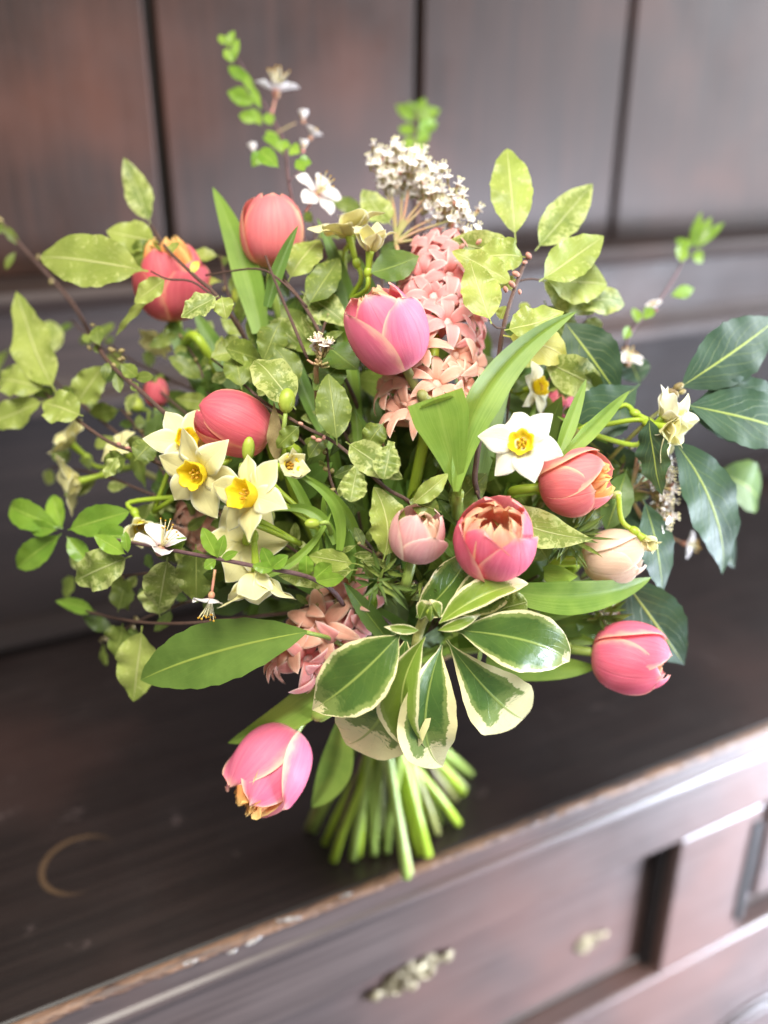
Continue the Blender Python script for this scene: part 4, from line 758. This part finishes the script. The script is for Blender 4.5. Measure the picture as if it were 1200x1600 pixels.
# ================================================================ BAY
t=twig('bay_branch','bay laurel branch at the far right with large dark glossy leaves and small buds','branch',[(1052,628,-.002),(1010,660,.01),(950,720,.04),(860,820,.09)],.0012,.0020,'stemd',None,None,knots=.03)
for q in [(1056,610,-.006,1226,492,-.010,88,dict(roll=.1)),(1068,632,-.010,1262,680,-.018,88,dict(roll=-.1)),(1066,640,.0,1250,640,.01,96,{}),(1046,680,.0,1146,905,.012,88,dict(wave=.05,side=-.05,roll=-.15,curl=-.1)),(1014,650,-.008,1032,775,-.008,38,dict(wave=.14,roll=.8)),(1006,780,.02,1040,930,.02,60,dict(roll=-.3)),(966,895,.03,1074,1044,.04,92,dict(roll=.1)),(880,500,.03,970,622,.03,86,{}),(1000,600,.02,905,676,.0,96,dict(prof='obov',fold=.35,roll=.1)),(990,770,.05,950,860,.05,60,{}),(940,700,.05,1000,760,.05,60,{}),(1000,600,.08,980,555,.08,50,{}),(1100,800,.06,1150,890,.07,40,{}),(880,660,.05,960,720,.05,70,{})]:
    d=dict(prof='lance',pet=.04,curl=-.05,arch=.04,twist=0,wave=.03,wf=4); d.update(q[7]); lf(t,*q[:7],'bay',**d)
for q in [(1108,735,.08,1200,782,.09,76),(980,730,.03,946,830,.03,50),(940,1010,.07,850,950,.06,60)]: lf(t,*q,'baym',prof='ellip')
buds(t,[(1060,604,-.012,8),(1050,612,-.012,7),(1048,622,-.010,7),(1066,612,-.012,6),(1056,616,-.014,6)],'budb')
# ================================================================ VARIEGATED WHORL
t=thing('variegated_shrub_sprig','sprig with a whorl of cream edged green leaves in front of the cut stems','leafy sprig',basept(4),None)
tube('stem',stem_path([Q(672,945,-.012),Q(655,985,-.006),Q(640,1030,.01)],4,.006),.0028,.0030,M['stemd'],t,9,6,.05)
for q in [(625,990,-.016,484,1112,-.022,104,'var',dict(prof='lance',fold=.34,side=-.04,curl=-.05,roll=.15)),
 (634,1002,-.004,534,1184,-.004,144,'varw',dict(fold=.14,side=-.09)),
 (664,995,-.018,666,1200,-.022,64,'vary',dict(prof='lance',fold=.6,side=.14,roll=.35)),
 (690,1008,-.008,704,1220,-.004,92,'varw',dict(prof='lance',fold=.3,side=.16,roll=-.2)),
 (698,1000,.004,830,1140,.012,118,'varw',dict(prof='obov',fold=.12,side=.03)),
 (712,985,-.016,908,1044,-.018,96,'var',dict(prof='lance',fold=.22,side=-.08)),
 (686,974,-.016,824,900,-.016,40,'vary',dict(fold=.6,roll=-.6)),
 (700,958,-.002,808,892,.004,70,'var',dict()),
 (684,985,-.018,752,962,-.02,18,'vary',dict(prof='lance')),(655,985,-.018,600,980,-.018,16,'vary',dict(prof='lance')),
 (650,1040,.012,650,1180,.022,60,'varw',dict()),(650,965,.004,740,868,.01,70,'var',dict(roll=.3))]:
    d=dict(prof='ellip',wave=.035,curl=-.16,arch=.10,jag=.015,nv=24,nu=14,pet=.02,twist=0,roll=R.uniform(-.1,.1)); d.update(q[8]); lf(t,*q[:8],**d)
for a,b in (((655,968),(668,938)),((688,966),(672,938)),((672,972),(676,940))):
    lf(t,a[0],a[1],-.014,b[0],b[1],-.02,26,'vary',prof='ellip',fold=-.9,pet=0,roll=R.uniform(-.4,.4))
buds(t,[(671,955,-.012,11)],'bud')
lf(t,750,965,-.004,822,938,-.006,62,'pitm',prof='round',wave=.14,wf=5)
# big plain leaf
t=twig('broad_leaf_sprig','large plain mid green leaf pointing left above the dark tabletop','leaf',[(478,988,-.008),(520,1000,.02),(560,1030,.05)],.0013,.0020,'stem',None,None,knots=.02)
lf(t,480,987,-.008,210,1066,-.012,98,'skim',prof='ellip',fold=.12,pet=.0,roll=.1,arch=.05,wave=.012,curl=-.05,side=.03)
lf(t,606,1000,.03,540,912,.0,34,'baym',prof='strap',fold=.4,pet=.0,roll=.2,wave=.01)
# ================================================================ FEATHERY TUFTS
def tuft(label,cx,cy,off,n,r,foot=None):
    t=thing('feathery_tuft',label,'foliage',BIND+Vector((0,0,-.03)),'feathery green tufts'); c=Q(cx,cy,off)
    tube('stem',stem_path([c,Q(cx*.7+180,cy*.7+310,off+.06)]),.001,.0016,M['stemd'],t,7,4)
    for i in range(n):
        a=R.uniform(0,6.3); L=r*R.uniform(.5,1)*pxm(cx,cy,off); d=(CR*math.cos(a)+CU*math.sin(a)+CN*R.uniform(.0,.9)).normalized(); b=c+d*L*.15+jit(.004); L*=.8
        leaf(t,b,b+d*L,.0024*R.uniform(.7,1.4),M['filler'] if i%3 else M['pitd'],N=CN+jit(.6),prof='spear',fold=.5,curl=R.uniform(-.3,.3),nu=4,nv=7,arch=R.uniform(-.1,.1))
tuft('feathery dark tuft between the coral tulip and the cream tulip',892,838,.012,46,72)
tuft('small toothed green tuft just left of the pale blush tulip',592,905,.0,36,56)
tuft('spiky green tuft under the pale blush tulip',660,905,.01,34,52)
tuft('fine green tuft beside the low laurustinus at the lower right',940,960,.03,30,50)
# ================================================================ SMALL LEAFY BRANCHES and narrow blades that thicken the mass
def leafy(label,pts,n,Lp,wp,mats,r=.0009,bark='bark',prof='ovate',bud=0):
    t=thing('leafy_twig',label,'twig',BIND+Vector((0,0,-.03)),'small leafy twigs filling the bouquet'); p=[Q(*q) for q in pts]; tube('twig',stem_path(p),r*.8,r*1.5,M[bark],t,6,5,.06)
    cl=catmull(p,10); m=len(cl)-1
    for i in range(n):
        f=(i+.2)/n; c=cl[int(f*m*.95)]; T=(cl[min(m,int(f*m)+1)]-cl[max(0,int(f*m)-1)]).normalized()
        sd=CN.cross(T).normalized()*(1 if i%2 else -1); d=(sd*R.uniform(.5,1)-T*R.uniform(.3,.9)+jit(.35)).normalized(); k=pxm(*pts[0]); sz=R.uniform(.45,1.3); L=Lp*k*sz
        leaf(t,c,c+d*L,wp*k*(sz*.7+.25)*R.uniform(.8,1.15),M[mats[i%len(mats)]],N=CN+jit(.45),prof=R.choice([prof,'ellip','lance','obov']),fold=R.uniform(.05,.3),wave=.07,wf=3,crink=.03,curl=R.uniform(-.3,.1),pet=.12,nu=8,nv=16,twist=R.uniform(-.3,.3))
    for i in range(bud):
        c=cl[int(R.random()*m*.8)]+jit(.002); V,F,UV=ball_geo(c,.0014,jit(1),1.5,7,5); mesh('bud',V,F,M['budb'],UV,parent=t)
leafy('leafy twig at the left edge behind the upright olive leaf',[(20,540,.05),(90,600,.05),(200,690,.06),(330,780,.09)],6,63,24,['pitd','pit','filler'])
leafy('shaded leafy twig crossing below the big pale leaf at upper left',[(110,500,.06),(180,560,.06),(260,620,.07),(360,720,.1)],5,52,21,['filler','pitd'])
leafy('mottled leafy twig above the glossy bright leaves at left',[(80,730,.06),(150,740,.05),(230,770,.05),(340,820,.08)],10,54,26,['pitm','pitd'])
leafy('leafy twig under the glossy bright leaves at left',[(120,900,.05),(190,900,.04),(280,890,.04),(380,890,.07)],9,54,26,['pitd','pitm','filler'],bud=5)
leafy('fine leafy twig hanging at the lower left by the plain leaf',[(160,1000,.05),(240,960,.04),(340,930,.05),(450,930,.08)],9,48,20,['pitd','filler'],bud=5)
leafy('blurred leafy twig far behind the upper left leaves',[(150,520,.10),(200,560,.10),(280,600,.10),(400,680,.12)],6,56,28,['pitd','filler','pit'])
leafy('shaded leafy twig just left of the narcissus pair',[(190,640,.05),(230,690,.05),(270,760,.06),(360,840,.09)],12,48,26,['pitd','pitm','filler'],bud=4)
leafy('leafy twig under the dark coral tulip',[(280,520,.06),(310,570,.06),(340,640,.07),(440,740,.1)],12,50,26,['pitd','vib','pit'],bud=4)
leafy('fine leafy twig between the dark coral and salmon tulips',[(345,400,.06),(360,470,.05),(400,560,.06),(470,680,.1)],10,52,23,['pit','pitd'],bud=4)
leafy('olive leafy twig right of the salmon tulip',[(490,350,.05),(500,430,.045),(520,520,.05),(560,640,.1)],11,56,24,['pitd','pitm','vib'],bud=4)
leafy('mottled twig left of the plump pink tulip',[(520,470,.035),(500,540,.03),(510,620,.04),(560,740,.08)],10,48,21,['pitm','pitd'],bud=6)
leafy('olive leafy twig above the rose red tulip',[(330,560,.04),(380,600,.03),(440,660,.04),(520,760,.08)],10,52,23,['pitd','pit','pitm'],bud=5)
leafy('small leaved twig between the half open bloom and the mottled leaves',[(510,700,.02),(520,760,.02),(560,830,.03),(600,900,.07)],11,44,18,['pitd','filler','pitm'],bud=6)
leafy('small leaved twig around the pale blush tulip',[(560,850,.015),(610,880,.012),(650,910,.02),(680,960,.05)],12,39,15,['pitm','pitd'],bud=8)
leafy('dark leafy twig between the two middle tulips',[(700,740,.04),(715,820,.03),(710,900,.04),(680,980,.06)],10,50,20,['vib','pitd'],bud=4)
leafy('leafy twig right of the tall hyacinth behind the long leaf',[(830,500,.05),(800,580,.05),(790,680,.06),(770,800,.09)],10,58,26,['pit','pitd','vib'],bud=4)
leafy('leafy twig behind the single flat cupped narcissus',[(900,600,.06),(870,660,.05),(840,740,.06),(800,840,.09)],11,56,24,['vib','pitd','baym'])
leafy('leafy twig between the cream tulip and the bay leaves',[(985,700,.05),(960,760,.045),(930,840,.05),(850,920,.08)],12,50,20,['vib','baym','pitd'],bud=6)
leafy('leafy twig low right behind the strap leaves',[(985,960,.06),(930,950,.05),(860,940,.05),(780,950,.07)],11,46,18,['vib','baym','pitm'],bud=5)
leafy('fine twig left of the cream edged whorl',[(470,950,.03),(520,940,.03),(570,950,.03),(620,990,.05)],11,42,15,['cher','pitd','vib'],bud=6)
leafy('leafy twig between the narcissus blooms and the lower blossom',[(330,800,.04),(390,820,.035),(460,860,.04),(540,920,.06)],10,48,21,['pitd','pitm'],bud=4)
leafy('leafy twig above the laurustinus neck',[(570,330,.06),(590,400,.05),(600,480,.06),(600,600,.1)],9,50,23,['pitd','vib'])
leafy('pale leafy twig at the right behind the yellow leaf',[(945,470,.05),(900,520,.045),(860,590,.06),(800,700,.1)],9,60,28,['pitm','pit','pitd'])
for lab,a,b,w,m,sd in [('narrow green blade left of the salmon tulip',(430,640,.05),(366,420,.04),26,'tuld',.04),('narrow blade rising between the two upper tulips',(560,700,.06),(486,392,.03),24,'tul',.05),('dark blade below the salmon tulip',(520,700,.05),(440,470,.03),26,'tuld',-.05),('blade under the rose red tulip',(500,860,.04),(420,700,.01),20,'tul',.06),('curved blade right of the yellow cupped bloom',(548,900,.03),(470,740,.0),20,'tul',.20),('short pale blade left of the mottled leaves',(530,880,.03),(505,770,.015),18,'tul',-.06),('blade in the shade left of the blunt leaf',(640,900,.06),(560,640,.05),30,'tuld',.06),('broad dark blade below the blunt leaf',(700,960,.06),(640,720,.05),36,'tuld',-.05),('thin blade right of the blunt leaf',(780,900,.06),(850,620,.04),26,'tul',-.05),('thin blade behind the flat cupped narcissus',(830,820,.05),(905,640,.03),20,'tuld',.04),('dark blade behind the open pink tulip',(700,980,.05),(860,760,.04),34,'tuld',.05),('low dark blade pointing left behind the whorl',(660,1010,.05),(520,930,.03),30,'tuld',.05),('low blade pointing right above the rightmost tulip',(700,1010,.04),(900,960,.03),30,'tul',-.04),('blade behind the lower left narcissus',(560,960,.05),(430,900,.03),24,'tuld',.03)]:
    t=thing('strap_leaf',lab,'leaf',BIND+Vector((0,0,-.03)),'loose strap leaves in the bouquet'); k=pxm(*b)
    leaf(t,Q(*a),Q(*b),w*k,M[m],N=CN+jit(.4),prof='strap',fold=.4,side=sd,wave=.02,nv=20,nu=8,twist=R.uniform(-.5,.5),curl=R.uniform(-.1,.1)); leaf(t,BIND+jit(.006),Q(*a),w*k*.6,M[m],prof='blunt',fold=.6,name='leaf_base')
# ================================================================ DEEP FOLIAGE
RP=random.Random(21); R=RP
spots=[(430,560),(520,470),(500,660),(600,620),(450,760),(560,800),(620,900),(700,880),(800,760),(840,700),(340,560),(300,740),(380,880),(480,930),(720,700),(900,640),(880,820),(940,760),(560,1000),(760,950),(840,900),(640,740),(250,780),(860,540),(760,600),(340,800),(450,480),(920,900)]
where=['behind the salmon tulip stem', 'below the salmon tulip among twigs', 'behind the upright olive leaf', 'under the plump pink tulip', 'right of the sheathed green bud', 'left of the pale blush tulip', 'below the pale blush tulip', 'below the open pink tulip', 'above the open pink tulip', 'behind the flat cupped single narcissus', 'under the dark coral tulip', 'behind the left narcissus pair', 'behind the lower left narcissus', 'above the small salmon hyacinth', 'behind the blunt folded tulip leaf', 'behind the dark bay leaf on the right', 'left of the cream tulip', 'above the cream tulip', 'behind the cream edged whorl', 'right of the cream edged whorl bud', 'above the rightmost tulip leaves', 'between hyacinth and pale blush tulip', 'behind the far left white blossom', 'beside the yellow leaf at the right', 'behind the long curved tulip leaf', 'below the yellow cupped narcissus', 'between the two upper left tulips', 'above the tulip farthest right']
deep=[(470,520),(560,480),(640,560),(560,660),(640,680),(700,620),(760,700),(620,780),(540,720),(460,820),(380,700),(330,640),(820,640),(860,740),(700,780),(740,860),(660,960),(560,930),(420,620),(900,720),(300,860),(800,560)]
where+=['shadow, background layer, '+q for q in ['upper left','top','centre top','left of the blunt leaf','behind the blunt leaf','behind the tall hyacinth','behind the long leaf','in the middle','under the mottled leaves','below the half open bloom','beside the rose red tulip','above the rose red tulip','right of the hyacinth','behind the coral tulip','above the blush tulip','between the two middle tulips','behind the whorl bud','left of the whorl','above the green bud','behind the bay twig','behind the lower blossom','below the pale leaves']]
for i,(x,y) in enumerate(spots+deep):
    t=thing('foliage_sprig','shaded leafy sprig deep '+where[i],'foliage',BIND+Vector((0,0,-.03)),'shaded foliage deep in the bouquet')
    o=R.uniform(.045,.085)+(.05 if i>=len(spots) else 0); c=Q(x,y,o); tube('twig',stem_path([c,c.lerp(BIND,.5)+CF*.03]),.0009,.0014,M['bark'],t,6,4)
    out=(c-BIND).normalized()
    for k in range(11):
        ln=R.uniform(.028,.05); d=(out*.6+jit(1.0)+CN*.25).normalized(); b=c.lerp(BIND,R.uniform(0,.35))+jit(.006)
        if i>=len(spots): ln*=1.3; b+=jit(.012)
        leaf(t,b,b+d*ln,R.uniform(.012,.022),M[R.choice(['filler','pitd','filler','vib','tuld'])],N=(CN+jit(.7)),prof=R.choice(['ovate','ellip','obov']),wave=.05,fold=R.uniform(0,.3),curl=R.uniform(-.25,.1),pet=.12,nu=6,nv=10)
# ================================================================ EXTRA CUT STEMS standing in the bundle
for k,(f,m,r,lab) in enumerate([(0,'stemd',.0030,'olive brown cut stem farthest left in the bundle'),(1,'bark',.0018,'thin dark brown cut twig near the left of the bundle'),(4,'stemp',.0040,'long pale tan cut stem reaching nearest the front edge'),(5,'stemy',.0046,'thick bright yellow green cut stem right of the long tan one'),(8,'bark',.0014,'thin bent brown twig at the right of the stem bundle'),(9,'stemp',.0042,'short pale cut stem second from the right of the bundle'),(10,'stem',.0044,'short bright green cut stem farthest right of the bundle')]):
    t=thing('cut_stem',lab,'stem',feet[f],'cut stems below the binding')
    b=BIND+jit(.008)+Vector((.0,.01,0)); ff=feet[f]+Vector((.004*(k%3-1),.004,0)); 
    tube('stem',[b+(b-ff)*.25,b,ff.lerp(b,.5)+jit(.003 if m!='bark' else .006),ff],r*.95,r,M[m],t,12,6,.03)
    V,F,UV=ball_geo(ff,r*.86,(ff-b),.12,12,4); mesh('cut_end',V,F,M['stemp'],UV,parent=t)
